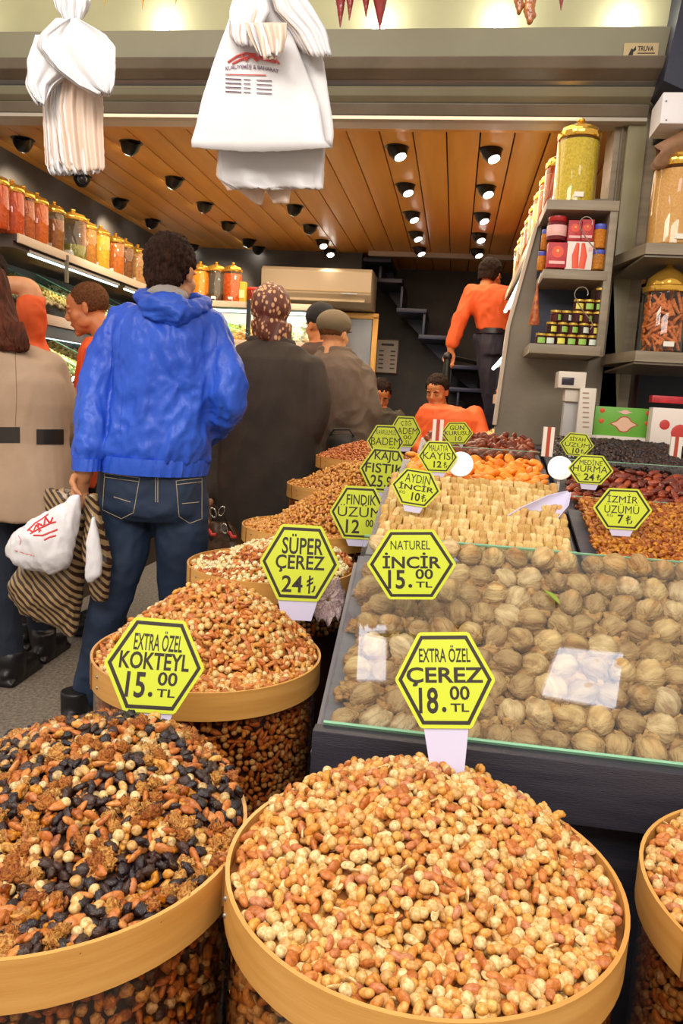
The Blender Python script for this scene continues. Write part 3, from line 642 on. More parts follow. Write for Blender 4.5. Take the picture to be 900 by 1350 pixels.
def scatter(P, L, n_, X0, X1, step, ms, name, labelf, cat, grpf, h=-.02, flat=.5, layers=1, align=None):
    q = V((0, 0, 1)).rotation_difference(n_); nr_ = int((L-.02)/(step*.87))
    for j in range(nr_):
        X = X0+.02+(j % 2)*step/2; n2_ = 1; band = ['front', 'middle', 'back'][min(2, int(3*j/max(1, nr_)))]
        while X < X1-.02:
            o = bpy.data.objects.new(name, random.choice(ms)); COL.objects.link(o)
            o.location = P(X+random.gauss(0, .15)*step, .015+j*step*.87, h+random.gauss(0, .004))
            e = Euler((random.gauss(0, flat), random.gauss(0, flat), random.uniform(0, 6.28) if align is None else align+random.gauss(0, .5))).to_quaternion()
            o.rotation_mode = 'QUATERNION'; o.rotation_quaternion = q @ e; k = random.uniform(.88, 1.1); o.scale = (k, k, k)
            tag(o, labelf % (ORD(n2_)+' from left', ROWN(j, nr_)), cat, grpf); n2_ += 1; X += step
scatter(P3, L3, n3, XL+.05, XM-.02, .030, AM, 'dried_apricot', 'bright orange dried apricot, %s in %s', 'apricot', 'orange apricots in the middle tray')
scatter(P3, L3, n3, XL+.06, XM-.02, .030, AM, 'dried_apricot', 'bright orange dried apricot from the lower layer, %s in %s', 'apricot', 'orange apricots in the middle tray', h=-.033)
scatter(P4, L4, n4, XL+.09, XM-.02, .034, DM, 'dark_dried_apricot', 'dark brown dried apricot, %s in %s', 'apricot', 'dark apricots in the far tray', flat=.7)
scatter(P4, L4, n4, XL+.10, XM-.02, .034, DM, 'dark_dried_apricot', 'dark brown dried apricot from the lower layer, %s in %s', 'apricot', 'dark apricots in the far tray', h=-.034, flat=.7)
scatter(P6, L6, n6, XM+.02, XR-.02, .032, TM, 'date', 'glossy reddish brown date, %s in %s', 'date', 'dates in the right-hand tray', flat=.25, align=.9)
scatter(P6, L6, n6, XM+.03, XR-.02, .032, TM, 'date', 'glossy reddish brown date from the lower layer, %s in %s', 'date', 'dates in the right-hand tray', h=-.034, flat=.25, align=1.2)
def loose(P, L, n_, X0, X1, step, kinds, name, label, cat, m=raisinm, h=-.015, scale=1.0, mound=.0):
    its = []; q = np.array(V((0, 0, 1)).rotation_difference(n_).to_matrix())
    for lay in (0, 1):
        s = .008
        while s < L:
            X = X0+.008+random.random()*step
            while X < X1-.008:
                kd = random.choice(kinds); hh = h+mound*sin(pi*s/L)*sin(pi*(X-X0)/(X1-X0))+.006*noise.noise(V((X*22, s*22, 3)))
                its.append((kd, tuple(P(X, s+random.gauss(0, .2)*step, hh+random.gauss(0, .0016)-lay*.007)), q @ rot_rand(), scale*random.uniform(.85, 1.15), jit(random.choice(PAL[kd]), .06, .04))); X += step*random.uniform(.85, 1.15)
            s += step*.85
    return stuff_mesh(name, its, m, None, 1, label, cat)
loose(P5, L5, n5, XM+.025, XR-.015, .0125, ['golden_raisin'], 'golden_raisins', 'loose golden raisins filling the tray behind the whole figs on the right', 'raisins', mound=.012, scale=1.15)
loose(P7, L7, n7, XM+.025, XR+.04, .0135, ['dark_raisin'], 'black_raisins', 'loose black raisins filling the far right tray', 'raisins', mound=.03, scale=1.15)
for (P, L, n_, X0, X1, nm, c) in ((P2, L2, n2, XL+.03, XM-.03, 'flat figs', 'B8945A'), (P3, L3, n3, XL+.05, XM-.03, 'apricots', 'C86E10'), (P6, L6, n6, XM+.03, XR-.02, 'dates', '5A2010'), (P4, L4, n4, XL+.09, XM-.03, 'dark apricots', '4A1C0C')):
    pass
# column dividers with red and white price rails
dv = thing('tray_divider', (XM, 2.3, .8), 'double grey board between the middle and the right-hand trays', 'divider')
for X in (XM-.006, XM+.006):
    for (P, L) in ((P2, L2), (P3, L3)):
        G().slab([P(X-.005, -.02, -.1), P(X+.005, -.02, -.1), P(X+.005, L+.03, -.1), P(X-.005, L+.03, -.1)], n2*.13).build('board', frame_m, dv, bevel=.001)
redm = mat('red_rail', 'B4452E', .4); ivory = mat('ivory_rail', 'EDE6DC', .4)
def rail(px, py0, py1, Y, label, nst=2, wpx=4.6):
    a, b = at(px, py0, Y=Y), at(px, py1, Y=Y); t = thing('striped_rail', (b.x, Y, b.z), label, 'rail'); w = wpx*Y/1000
    for i in range(nst*2-1):
        B('stripe', ivory if i % 2 == 0 else redm, (a.x+(i-nst+1)*w, Y, (a.z+b.z)/2), (w, .012, a.z-b.z), t)
rail(578, 553, 584, 2.60, 'red and white striped upright beside the far left tray corner')
rail(724, 563, 602, 2.56, 'red and white striped upright between the far trays')
rail(892, 576, 618, 2.70, 'red and white striped upright at the right edge')
# solid white discs added in place of round lamp reflections in the panes
for px, py, Y, lb in ((607, 612, 2.24, 'round white disc standing in for a lamp reflection before the orange apricots'), (738, 617, 2.36, 'white disc standing in for a lamp reflection, half hidden by the divider')):
    p = at(px, py, Y=Y); t = thing('reflection_disc', (p.x, Y, p.z-.036), lb, 'disc')
    g = G().lathe([(.001, -.002), (.036, -.002), (.037, 0), (.036, .002), (.001, .002)], n=36); o = g.build('plate', mat('disc_white', 'FDFEFF', .25, spec=.8), t, local=True); o.location = (0, 0, .036); o.rotation_euler = (pi/2-.25, 0, 0)
    G().box((0, .004, -.01), (.008, .003, .05)).build('stem', white_m, t, local=True)
# scoop
sp_ = [at(628, 724, Y=1.78), at(668, 706, Y=1.84), at(705, 682, Y=1.90), at(735, 660, Y=1.96), at(750, 648, Y=2.0)]
sc_o = thing('scoop', sp_[0], 'large white plastic scoop lying across the flat figs', 'scoop')
g = G(); R_ = []; wd = [.030, .052, .050, .032, .006]
for i, p in enumerate(sp_):
    d = (sp_[min(i+1, 4)]-sp_[max(i-1, 0)]).normalized(); a = d.cross(V((0, -.45, .9))).normalized(); b = a.cross(d).normalized()
    ring = [p+a*(wd[i]*cos(t))+b*(wd[i]*.75*sin(t)) for t in np.linspace(pi*.98, pi*2.02, 12)]; R_.append(ring+[q+b*.0025*0+(p-q).normalized()*.0025 for q in reversed(ring)])
g.rings(R_).build('blade', lav, sc_o)
G().tube([sp_[0], sp_[0]+(sp_[0]-sp_[1])*.9+V((0, 0, -.01))], [.014, .011], 12).build('handle', lav, sc_o)
# lace napkin under the 24 lira sign
c0 = at(432, 790, Y=1.78); g = G(); R_ = []
for j in range(6):
    r = .005+.010*j; R_.append([c0+V((r*cos(a)*(.75), .3*r*sin(a), r*sin(a)+.006*sin(a*9+j)*j*.4)) + V((0, .008*sin(a*11)*j/5, 0)) for a in np.linspace(0, 2*pi, 45)[:-1]])
g.rings(R_[::-1], cap=False); nap = thing('lace_napkin', (c0.x, c0.y, c0.z-.05), 'crumpled pinkish white lace napkin beside the tall 24 lira sign', 'napkin')
o = g.build('lace', mat('lace_pink', 'F0DDE2', .6, col2='C8A8B4', scale=240, bump=.4, bscale=300, ramp=(.45, .55)), nap); md = o.modifiers.new('s', 'SOLIDIFY'); md.thickness = .0015
# ---------------------------------------------------------------- price signs
yel = mat('sign_yellow', 'CBDA36', .38, spec=.5, bump=.0); ink = mat('sign_ink', '2A1F1A', .5)
HEX = [(-1, 0), (-.5, 1), (.5, 1), (1, 0), (.5, -1), (-.5, -1)]
def sign(cx, cy, hw, hh, ang, Y, lines, label, stalk=.05, sw=.42, top='center'):
    p = at(cx, cy, Y=Y); sc_ = (p-CO).dot(F0)/FPX; W, Hh = hw*sc_, hh*sc_
    nv = (CO-p).normalized(); a = RD(ang); rx = (CR*cos(a)-CU*sin(a)); rx = (rx-nv*rx.dot(nv)).normalized(); uy = nv.cross(rx)
    base = p-uy*(Hh+stalk); t = thing('price_sign', base, label, 'price sign')
    f = lambda x, y, z=0: tuple(p+rx*(x*W)+uy*(y*Hh)+nv*z)
    k = .14*Hh
    g = G(); n = 24; poly = []
    for i in range(6):   # hexagon with slightly rounded corners
        q0, q1, q2 = V(HEX[i-1]), V(HEX[i]), V(HEX[(i+1) % 6])
        for s in (0, .5, 1): poly.append((q1+(q0-q1)*.035*(1-s)+(q2-q1)*.035*s))
    g.prism([f(q.x, q.y, -.0012) for q in poly], nv*.0024).build('board', yel, t, smooth=False)
    g = G(); o_, i_ = .925, .845; vs = [f(x*o_, y*o_, .0014) for x, y in HEX]+[f(x*i_, y*i_, .0014) for x, y in HEX]
    vs += [f(x*o_, y*o_, .0008) for x, y in HEX]+[f(x*i_, y*i_, .0008) for x, y in HEX]
    g.add(vs, [(i, (i+1) % 6, 6+(i+1) % 6, 6+i) for i in range(6)]+[(12+i, 12+(i+1) % 6, (i+1) % 6, i) for i in range(6)]); g.build('border', ink, t, smooth=False)
    for s, x0, y0, x1, y1, *b in lines:
        g = G(); letter(g, s, x0, y0, x1, y1, .0016, b[0] if b else .012, fr=lambda x, y, z: f(x, y, z)); g.build('lettering', ink, t, smooth=False)
    if stalk:
        s1, s0 = sw, sw*.72; L = stalk/Hh
        G().prism([f(-s1, -.96, -.003), f(s1, -.96, -.003), f(s0, -1-L, -.003), f(-s0, -1-L, -.003)], nv*.0018).build('stalk', lav, t, smooth=False)
    return t
def cents(a, b): return [(a, -.52, -.70, -.14, -.16, .02), ('.', -.07, -.67, .02, -.56, .04), ('00', .09, -.42, .48, -.13, .018), ('TL', .10, -.66, .46, -.49, .018)]
sign(204, 877, 65, 61, 4, 1.09, [('EXTRA ÖZEL', -.46, .30, .50, .74), ('KOKTEYL', -.70, -.10, .68, .27, .022)]+cents('15', '00'), 'yellow hexagonal sign reading KOKTEYL 15.00 in the front left basket', .055, .46)
sign(586, 896, 66, 62, 0, 1.04, [('EXTRA ÖZEL', -.50, .36, .52, .72), ('ÇEREZ', -.76, -.14, .76, .26, .022)]+cents('18', '00'), 'yellow hexagonal sign reading ÇEREZ 18.00 in the front centre basket', .062, .44)
sign(542, 744, 59, 46, 0, 1.43, [('NATUREL', -.46, .42, .42, .68, .0), ('İNCİR', -.64, -.12, .66, .34, .022)]+cents('15', '00'), 'yellow hexagonal sign reading NATUREL İNCİR over the upper left whole figs', 0)
sign(395, 742, 53, 50, 3, 1.70, [('SÜPER', -.46, .22, .56, .76, .016), ('ÇEREZ', -.60, -.26, .62, .20, .016), ('24', -.42, -.78, .10, -.34, .016), ('₺', .20, -.80, .42, -.32, .0)], 'yellow hexagonal sign reading SÜPER ÇEREZ 24 in the almond basket', .045, .5)
sign(473, 676, 39, 35, 3, 2.33, [('FINDIK', -.44, .30, .56, .68), ('ÜZÜM', -.72, -.16, .74, .30, .0), ('12', -.42, -.78, .04, -.26, .016), ('00', .24, -.52, .50, -.24, .02)], 'yellow hexagonal sign reading FINDIK ÜZÜM, left of the fig tray corner', .022)
sign(507, 620, 34, 29, 5, 2.72, [('KAJU', -.44, .34, .50, .84), ('FISTIK', -.76, -.14, .76, .30), ('25', -.52, -.78, -.04, -.24, .016), ('.90', .02, -.76, .5, -.26, .016)], 'yellow hexagonal sign reading KAJU FISTIK 25.90', .022)
sign(508, 582, 25, 21.5, 2, 3.20, [('KAVRULMUŞ', -.50, .34, .54, .72, .0), ('BADEM', -.76, -.22, .76, .24, .0), ('00', .2, -.6, .5, -.34)], 'yellow hexagonal sign reading KAVRULMUŞ BADEM in front of the farthest almonds', .022)
sign(534, 569, 21.5, 20, 2, 3.52, [('ÇİĞ', -.30, .34, .36, .78, .0), ('BADEM', -.72, -.16, .74, .26, .0), ('00', -.1, -.5, .4, -.24, 0), ('TL', 0, -.8, .34, -.58, 0)], 'yellow hexagonal sign reading ÇİĞ BADEM, farthest of the nut signs', .022)
sign(602, 571, 21.5, 14.5, 0, 2.68, [('GÜN', -.44, .28, .44, .78), ('KURUSU', -.74, -.18, .76, .20, .01), ('10', -.1, -.7, .3, -.28, .0)], 'yellow hexagonal sign reading GÜN KURUSU at the dark brown apricots', .016)
sign(577, 602, 26.5, 20.5, 2, 2.22, [('MALATYA', -.46, .34, .48, .76, .0), ('KAYISI', -.74, -.18, .74, .28, .0), ('12', -.2, -.70, .20, -.28, .02), ('₺', .30, -.72, .48, -.3, 0)], 'yellow hexagonal sign reading MALATYA KAYISI at the orange apricots', .016)
sign(548, 643, 33, 24, 9, 1.84, [('AYDIN', -.48, .26, .52, .72, .0), ('İNCİR', -.68, -.16, .72, .24, .016), ('10', -.12, -.72, .22, -.26, .02), ('₺', .28, -.72, .48, -.28, 0), ('KG', -.62, -.42, -.40, -.26, 0)], 'yellow hexagonal sign reading AYDIN İNCİR, tilted over the flat figs', .016)
sign(760, 586, 22, 15, 6, 2.62, [('SİYAH', -.44, .30, .46, .74, .01), ('ÜZÜM', -.68, -.22, .74, .22, .0), ('10', -.2, -.76, .2, -.3, .02), ('₺', .28, -.74, .46, -.34, 0)], 'yellow hexagonal sign reading SİYAH ÜZÜM at the black raisins', .016)
sign(778, 619, 29, 19, 4, 2.22, [('MEDİNE', -.50, .30, .50, .76, .0), ('HURMA', -.76, -.18, .74, .26, .0), ('24', -.26, -.76, .20, -.28, .02), ('₺', .30, -.72, .50, -.3, 0), ('KG', -.62, -.5, -.42, -.34, 0)], 'yellow hexagonal sign reading MEDİNE HURMA 24 at the dates', .016)
sign(820, 671, 37, 27, 3, 1.86, [('İZMİR', -.52, .30, .50, .74, .0), ('ÜZÜMÜ', -.60, -.22, .56, .24, .0), ('7', -.14, -.72, .06, -.28, .02), ('₺', .14, -.74, .36, -.3, 0), ('KG', -.5, -.4, -.3, -.26, 0)], 'yellow hexagonal sign reading İZMİR ÜZÜMÜ 7 in the golden raisins', .016)
# ---------------------------------------------------------------- jars
lidg = mat('gold_glass_lid', 'E8B54C', .12, metal=.75, bump=.02)
labm = mat('paper_label', 'F0EADC', .6)
CONT = {}
def content(col, col2, sc_=60):
    k = 'content_'+col+col2
    return mat(k, col, .6, col2=col2, scale=sc_, bump=.25, bscale=sc_*2, spec=.3)
def jar(base, R, Hh, cols, label, group, fill=.93, bf=.78, lid=lidg, knob=True, name='spice_jar', cat='jar', lab=True, sticks=False, cs=60):
    t = thing(name, base, label, cat, group); b = V((0, 0, 0)); hb = Hh*bf
    G().lathe([(R*.9, 0), (R, .008), (R, hb*.93), (R*.9, hb)], b, 22, cap=False).build('glass_body', jarg, t, local=True)
    if not sticks: G().lathe([(R*.86, .004), (R*.95, .012), (R*.95, hb*fill), (R*.6, hb*fill+.004)], b, 18).build('contents', content(cols[0], cols[1], cs), t, local=True)
    G().lathe([(R*1.0, hb*.97), (R*1.03, hb), (R*1.03, hb+.012), (R*.92, hb+.018), (R*.86, hb+.26*(Hh-hb)+.012), (R*.5, hb+.6*(Hh-hb)), (R*.18, hb+.74*(Hh-hb)), (R*.14, hb+.80*(Hh-hb))], b, 22).build('lid', lid, t, local=True)
    if knob: G().ball((0, 0, hb+.90*(Hh-hb)), (R*.2, R*.2, .12*(Hh-hb)), n=12, m=7).build('knob', lid, t, local=True)
    if lab: G().box((R*.1, -R-.001, .03), (R*.45, .003, .018)).build('paper_label', labm, t, local=True, smooth=False)
    return t
# ---------------------------------------------------------------- left-hand wall display
shelf_e = mat('shelf_edge', 'C9B39C', .4); under = mat('shelf_wood_dark', '4A3A30', .5, col2='3C2E26', scale=6)
ls = thing('shelf_unit', (-2.33, 5.0, 0), 'long left-hand wall shelf with jars above and lit trays of dried goods below', 'shelf')
B('board', under, (-2.335, 5.0, 1.895), (.47, 3.1, .03), ls); B('edge_strip', shelf_e, (-2.095, 5.0, 1.893), (.012, 3.1, .042), ls, bevel=.002)
B('hood_panel', under, (-2.2, 5.0, 1.865), (.16, 3.1, .03), ls)
for Y in (3.9, 4.95, 5.55): B('post', beam_d, (-2.09, Y, 1.83), (.016, .016, .14), ls)
for z in (1.60, 1.27, .93): 
    B('front_board', shelf_e, (-2.02, 5.0, z-.065), (.02, 3.1, .05), ls, bevel=.002); B('shadow_board', under, (-2.04, 5.0, z-.12), (.02, 3.1, .06), ls)
    B('pane', glass, (-2.015, 5.0, z+.0), (.004, 3.1, .075), ls)
B('base_cabinet', under, (-2.3, 5.0, .4), (.5, 3.1, .8), ls)
tiers = [(1.60, 1.80), (1.27, 1.47), (.93, 1.13)]
cols_l = [['E8D9A8', 'D8C48A', 'B89A60'], ['E6C070', 'D8A24A', 'C88A3A'], ['EFE6C4', 'D9CC9A', '6A4A30'], ['D89A3C', 'C47A2A', 'E8B458'], ['C9C07A', '8A9A4A', 'E0D49A'], ['B86A30', '8A4A24', 'D89050'], ['F0E8D0', 'E4D8B4', '4A3424']]
for ti, (zl, zh) in enumerate(tiers):
    its = []; nY = 7
    d = V((-2.52+2.03, 0, zh-zl)); L = d.length; d = d/L
    G().slab([(-2.03, 3.45, zl-.04), (-2.03, 6.55, zl-.04), (-2.53, 6.55, zh-.04), (-2.53, 3.45, zh-.04)], (0, 0, .01)).build('tray_floor', under, ls, smooth=False)
    for j in range(nY):
        y0 = 3.45+j*.443; pal = cols_l[(j+ti*3) % 7]
        s = .01
        while s < L:
            y = y0+.02
            while y < y0+.42:
                hh = .012+.035*sin(pi*(y-y0)/.443)+.01*noise.noise(V((y*12, s*12, ti)))
                p = V((-2.03, y+random.gauss(0, .003), zl))+d*s; its.append((random.choice(['peanut', 'almond', 'hazelnut']), (p.x, p.y, p.z+hh-.03), rot_rand(), 1.7, jit(random.choice(pal), .08))); y += .024
            s += .022
        G().slab([(-2.03, y0, zl-.02), (-2.52, y0, zh-.02), (-2.52, y0, zh+.06), (-2.03, y0, zl+.05)], (0, .005, 0)).build('glass_divider', thin_glass('green_glass', 'ECFAF2', 1.0), ls, smooth=False)
        G().tube([(-2.03, y0+.002, zl+.052), (-2.52, y0+.002, zh+.062)], .003, 6).build('divider_edge', edge_g, ls)
    stuff_mesh('dried_goods', its, nutm, None, 1, ['heaps of pale nuts and seeds in the top lit tier of the left wall', 'heaps of nuts in the middle lit tier of the left wall', 'heaps of dried goods in the lowest tier of the left wall'][ti], 'dried goods')
for zt, X, nm in ((1.845, -2.13, 'under the long left jar shelf'), (1.455, -2.08, 'above the middle tier of the left wall')):
    for Y0 in (3.6, 4.7):
        t = thing('fluorescent_lamp', (X, Y0+.5, zt), 'thin greenish white fluorescent lamp %s, %s end' % (nm, 'street' if Y0 < 4 else 'far'), 'lamp')
        G().tube([(X, Y0, zt), (X, Y0+1.0, zt)], .006, 8).build('tube', tube_m, t)
        B('fitting', white_m, (X, Y0+.5, zt+.014), (.025, 1.02, .012), t)
        area('tray_light', (X-.02, Y0+.5, zt-.015), (X-.25, Y0+.5, zt-.3), .04, 1.0, 5, (.85, 1, .95))
jl = [(-14, 'D8622A', 'B84A1E', 1), (7, 'D8602A', 'C04A1C', 1), (22, 'C87034', 'A85024', .95), (40, 'E0782A', 'C8601E', 1), (63, 'A8703A', '8A5428', .9), (88, '8A8A38', '6A7230', 1.3), (108, 'B8843A', '98642A', .9), (125, 'E8B43A', 'D89C2C', 1), (145, 'C87830', 'A85C24', 1), (159, '8A5A30', '5A3A20', .9), (175, 'C8A070', 'A87848', 1), (188, 'B87848', '986030', .9), (200, 'A87040', '885028', .9), (212, 'C88A48', 'A86A30', .9), (224, '986030', '784820', .9)]
jn = ['', 'orange-red', 'amber brown', 'bright orange', 'brown', 'olive green', 'tan', 'bright yellow', 'rust orange', 'dark brown', 'beige', 'sandy brown', 'pale brown', 'golden', 'deep brown']
for i, (px, c1, c2, k) in enumerate(jl):
    p = at(px, 300, X=-2.2); lb = ('glass jar of %s spice, number %s along the left shelf' % (jn[i], 'zero') if 0 else 'glass jar of %s contents on the long left shelf' % jn[i]) if i else 'glass jar of orange-red spice cut by the left photo edge'
    jar((-2.165, p.y, 1.911), .058*k, .26 if k < 1.2 else .27, (c1, c2), lb, 'jars on the long left shelf', fill=[1, 1, .9, 1, .8, .35, 1, 1, .95, 1, 1, 1, 1, 1, 1][i])
# back display
bs = thing('shelf_unit', (-1.5, 6.1, 0), 'shelf on the back wall with three jars above lit trays', 'shelf')
bx0, bx1 = -2.08, at(432, 395, Y=5.65).x; bc_, bw = (bx0+bx1)/2, bx1-bx0
B('board', under, (bc_, 5.9, 1.895), (bw, .5, .03), bs); B('edge_strip', shelf_e, (bc_, 5.645, 1.893), (bw, .012, .042), bs, bevel=.002)
pp = at(328, 400, Y=5.63)
for X in (pp.x, bx1): B('post', black_m, (X, 5.64, 1.4), (.03, .03, 1.05), bs)
for z in (1.66, 1.36): 
    B('front_board', shelf_e, (bc_, 5.62, z-.045), (bw, .02, .04), bs, bevel=.002)
    B('pane', glass, (bc_, 5.61, z+.03), (bw, .004, .07), bs)
B('back_panel', mat('back_white', 'D8D4C8', .5), (bc_, 6.28, 1.55), (bw, .02, .7), bs)
B('base_cabinet', under, (bc_, 5.95, .5), (bw, .6, 1.0), bs)
for ti, (zl, zh) in enumerate([(1.66, 1.80), (1.36, 1.50)]):
    its = []; comps = [['E8862A', 'D8741E'], ['6AB83A', '8ACA4A', '4A9A30'], ['E8B85A', 'D89A3A', 'E0A848'], ['F0EEE0', 'DDE4C8', 'C8D0A8'], ['F0EEE0', '9AB87A', 'E0DCC0'], ['D8C8A0', 'C8A878']]
    cwid = bw/6
    for j in range(6):
        if True:
            for s in np.arange(.01, .5, .026):
                for u in np.arange(.02, cwid-.01, .026):
                    its.append((random.choice(['walnut_piece2', 'almond']), (bx0+j*cwid+u+random.gauss(0, .003), 5.64+s, zl-.02+s*(zh-zl)/.5+.05*sin(pi*u/cwid)*sin(pi*min(1, s/.4))+random.gauss(0, .004)), rot_rand(), 1.9, jit(random.choice(comps[(j+2*ti) % 6]), .1)))
        B('glass_divider', glass, (bx0+j*cwid, 5.88, zl+.06), (.005, .46, .14), bs)
    stuff_mesh('dried_goods', its, nutm, None, 1, ['orange, green and white dried goods in the upper back tier', 'dried goods in the lower back tier behind the customers'][ti], 'dried goods')
    t = thing('fluorescent_lamp', (bc_, 5.70, zh+.05), 'greenish white fluorescent lamp over the %s back tier' % ('upper' if ti == 0 else 'lower'), 'lamp')
    G().tube([(bx0+.05, 5.70, zh+.05), (bx1-.05, 5.70, zh+.05)], .011, 8).build('tube', tube_m, t)
    area('tray_light', (bc_, 5.74, zh+.035), (bc_, 5.95, zl), bw, .04, 6, (.85, 1, .95))
for px, c1, c2, nm, f in ((263, 'E8962A', 'D8801E', 'bright orange', .95), (284, '5A4434', '3A2A24', 'dark', .25), (306, 'D86A2A', 'B84A1E', 'rust red', .9)):
    p = at(px, 385, Y=5.75); jar((p.x, 5.75, 1.911), .072, .30, (c1, c2), 'glass jar with %s contents on the back shelf' % nm, 'jars on the back shelf', fill=f)
p = at(320, 380, Y=5.75); t = thing('carton', (p.x, 5.75, 1.91), 'slim yellow carton beside the jars on the back shelf', 'carton'); B('carton_body', mat('carton_yellow', 'D8A838', .5), (p.x, 5.75, 1.99), (.055, .05, .16), t, bevel=.002)
B('carton_front', mat('carton_cream', 'E8D49A', .5), (p.x, 5.722, 1.98), (.04, .003, .06), t)
p = at(334, 380, Y=5.8); jar((p.x, 5.8, 1.911), .05, .14, ('8A1E1E', '6A1418'), 'small dark red jar at the right end of the back shelf', None, lid=mat('red_lid', 'B42424', .3), knob=False)
# ---------------------------------------------------------------- right-hand end unit
eu = thing('end_shelf_unit', (.58, 3.2, 0), 'grey end shelf unit with red cartons and small jam jars', 'shelf unit')
YE = 3.05
def zz(y, x=755, Y=YE): return at(x, y, Y=Y).z
xl, xr = at(716, 360, Y=YE).x, at(800, 360, Y=YE).x
zt, zm, zb_ = zz(270), zz(362), zz(462)
B('top_board', grey_wood, ((xl+xr)/2+.004, YE+.14, zt-.0), (xr-xl+.03, .28, .036), eu, bevel=.002)
B('middle_board', grey_wood, ((xl+xr)/2, YE+.14, zm-.0), (xr-xl, .28, .034), eu, bevel=.002)
B('bottom_board', grey_wood, ((xl+xr)/2-.012, YE+.13, zb_-.0), (xr-xl+.03, .30, .036), eu, bevel=.002)
B('side_panel', grey_wood, (xr+.004, YE+.15, (zt+zb_)/2-.0), (.028, .29, zt-zb_+.036), eu, bevel=.002)
B('back_panel', navy, ((xl+xr)/2, YE+.275, (zt+zb_)/2), (xr-xl, .012, zt-zb_), eu)
# slanting end panel of the right-hand trays
pts = [(724, 258), (707, 300), (693, 400), (668, 490), (651, 560), (648, 600), (800, 600), (795, 480), (712, 480), (722, 300), (735, 258)]
pts = [(727, 262), (706, 300), (688, 365), (670, 430), (652, 560), (650, 640), (815, 640), (806, 262)]
pan = [at(x, y, Y=3.36) for x, y in pts]; pan = [V((p.x, 3.36, p.z)) for p in pan]
tag(G().prism(pan, (0, .03, 0)).build('partition_panel', mat('panel_taupe', '8A7E6A', .5, col2='7C705E', scale=4, bump=.1), smooth=False), 'tall taupe end panel sloping out towards the stairs behind the shelf unit', 'panel')
G().prism([V((p.x-.008, 3.345, p.z)) for p in pan[:5]]+[V((p.x+.006, 3.345, p.z)) for p in pan[:5]][::-1], (0, .06, 0)).build('panel_edge', shelf_e, bpy.data.objects['partition_panel'], smooth=False)
rs = thing('shelf_unit', (.7, 4.9, 0), 'right-hand wall shelf with tall jars and lit trays seen edge-on', 'shelf')
B('board', under, (.62, 4.45, zt), (.66, 2.1, .03), rs); B('edge_strip', shelf_e, (.285, 4.45, zt), (.012, 2.1, .04), rs)
for k, (X, z) in enumerate(((.34, 1.62), (.27, 1.30), (.20, 1.0))):
    G().slab([(X, 3.42, z), (X, 5.4, z), (X+.55, 5.4, z+.2), (X+.55, 3.42, z+.2)], (0, 0, .012)).build('tray_floor', under, rs, smooth=False)
    B('front_board', shelf_e, (X-.008, 4.4, z), (.016, 2.0, .06), rs)
    its = []
    for s in np.arange(.01, .4, .024):
        for y in np.arange(3.45, 5.35, .026):
            its.append((random.choice(['peanut', 'walnut_piece2']), (X+s, y+random.gauss(0, .003), z+.02+s*.36+.05*abs(sin(pi*(y-3.4)/.45))), rot_rand(), 1.8, jit(['E0A858', 'E8D8A8', 'D87A2A', 'C8B070', 'B86A34', 'E0C890', 'D89A3C'][int((y-3.4)/.45) % 7], .1)))
    stuff_mesh('dried_goods', its, nutm, None, 1, 'dried goods in the %s tier of the right-hand wall' % ['upper', 'middle', 'lower'][k], 'dried goods')
    for y in np.arange(3.6, 5.35, .45): G().slab([(X-.01, y, z), (X+.3, y, z+.12), (X+.3, y, z+.2), (X-.01, y, z+.08)], (0, .005, 0)).build('glass_divider', glass, rs, smooth=False)
for (a, b, nm) in ((at(694, 356, Y=3.55), at(668, 410, Y=5.0), 'upper'), (at(669, 466, Y=3.8), at(655, 503, Y=5.2), 'lower')):
    t = thing('fluorescent_lamp', (a+b)/2, 'greenish white fluorescent lamp beside the sloping end panel, %s one' % nm, 'lamp')
    G().tube([a, V((a.x, b.y, a.z))], .011, 10).build('tube', tube_m, t); G().tube([a+V((.03, 0, .02)), V((a.x+.03, b.y, a.z+.02))], .014, 6).build('fitting', white_m, t)
    area('tray_light', (a.x, (a.y+b.y)/2, a.z-.02), (a.x+.2, (a.y+b.y)/2, a.z-.3), .04, 1.3, 5, (.85, 1, .95))
rc = [('B8542A', '9A4424'), ('C87038', 'A85828'), ('D8A860', 'B88848'), ('D8D0B8', 'B8B098'), ('C8602A', 'A84A20'), ('E0D8C0', 'B0A890'), ('C89050', 'A87038'), ('D8D8C8', 'A8A898'), ('B87840', '986030'), ('E0D0A8', 'C0A878')]
rn_ = ['nearest the big yellow jar', 'second behind the big yellow jar', 'third behind the big yellow jar', 'fourth behind the big yellow jar', 'fifth along the right wall', 'sixth along the right wall', 'seventh along the right wall', 'eighth along the right wall', 'ninth along the right wall', 'farthest along the right wall']
for i in range(8):
    jar((.365, 3.48+i*.25, zt+.017), .065, .31, rc[i], 'tall glass jar %s' % rn_[i], 'tall jars along the right wall', fill=.85)
p = at(757, 262, Y=3.14); jar((p.x, 3.17, zt+.019), .079, .325, ('DCCC44', 'BEAE34'), 'big glass jar of yellow-green contents with a golden lid on the end unit', None, cs=120)
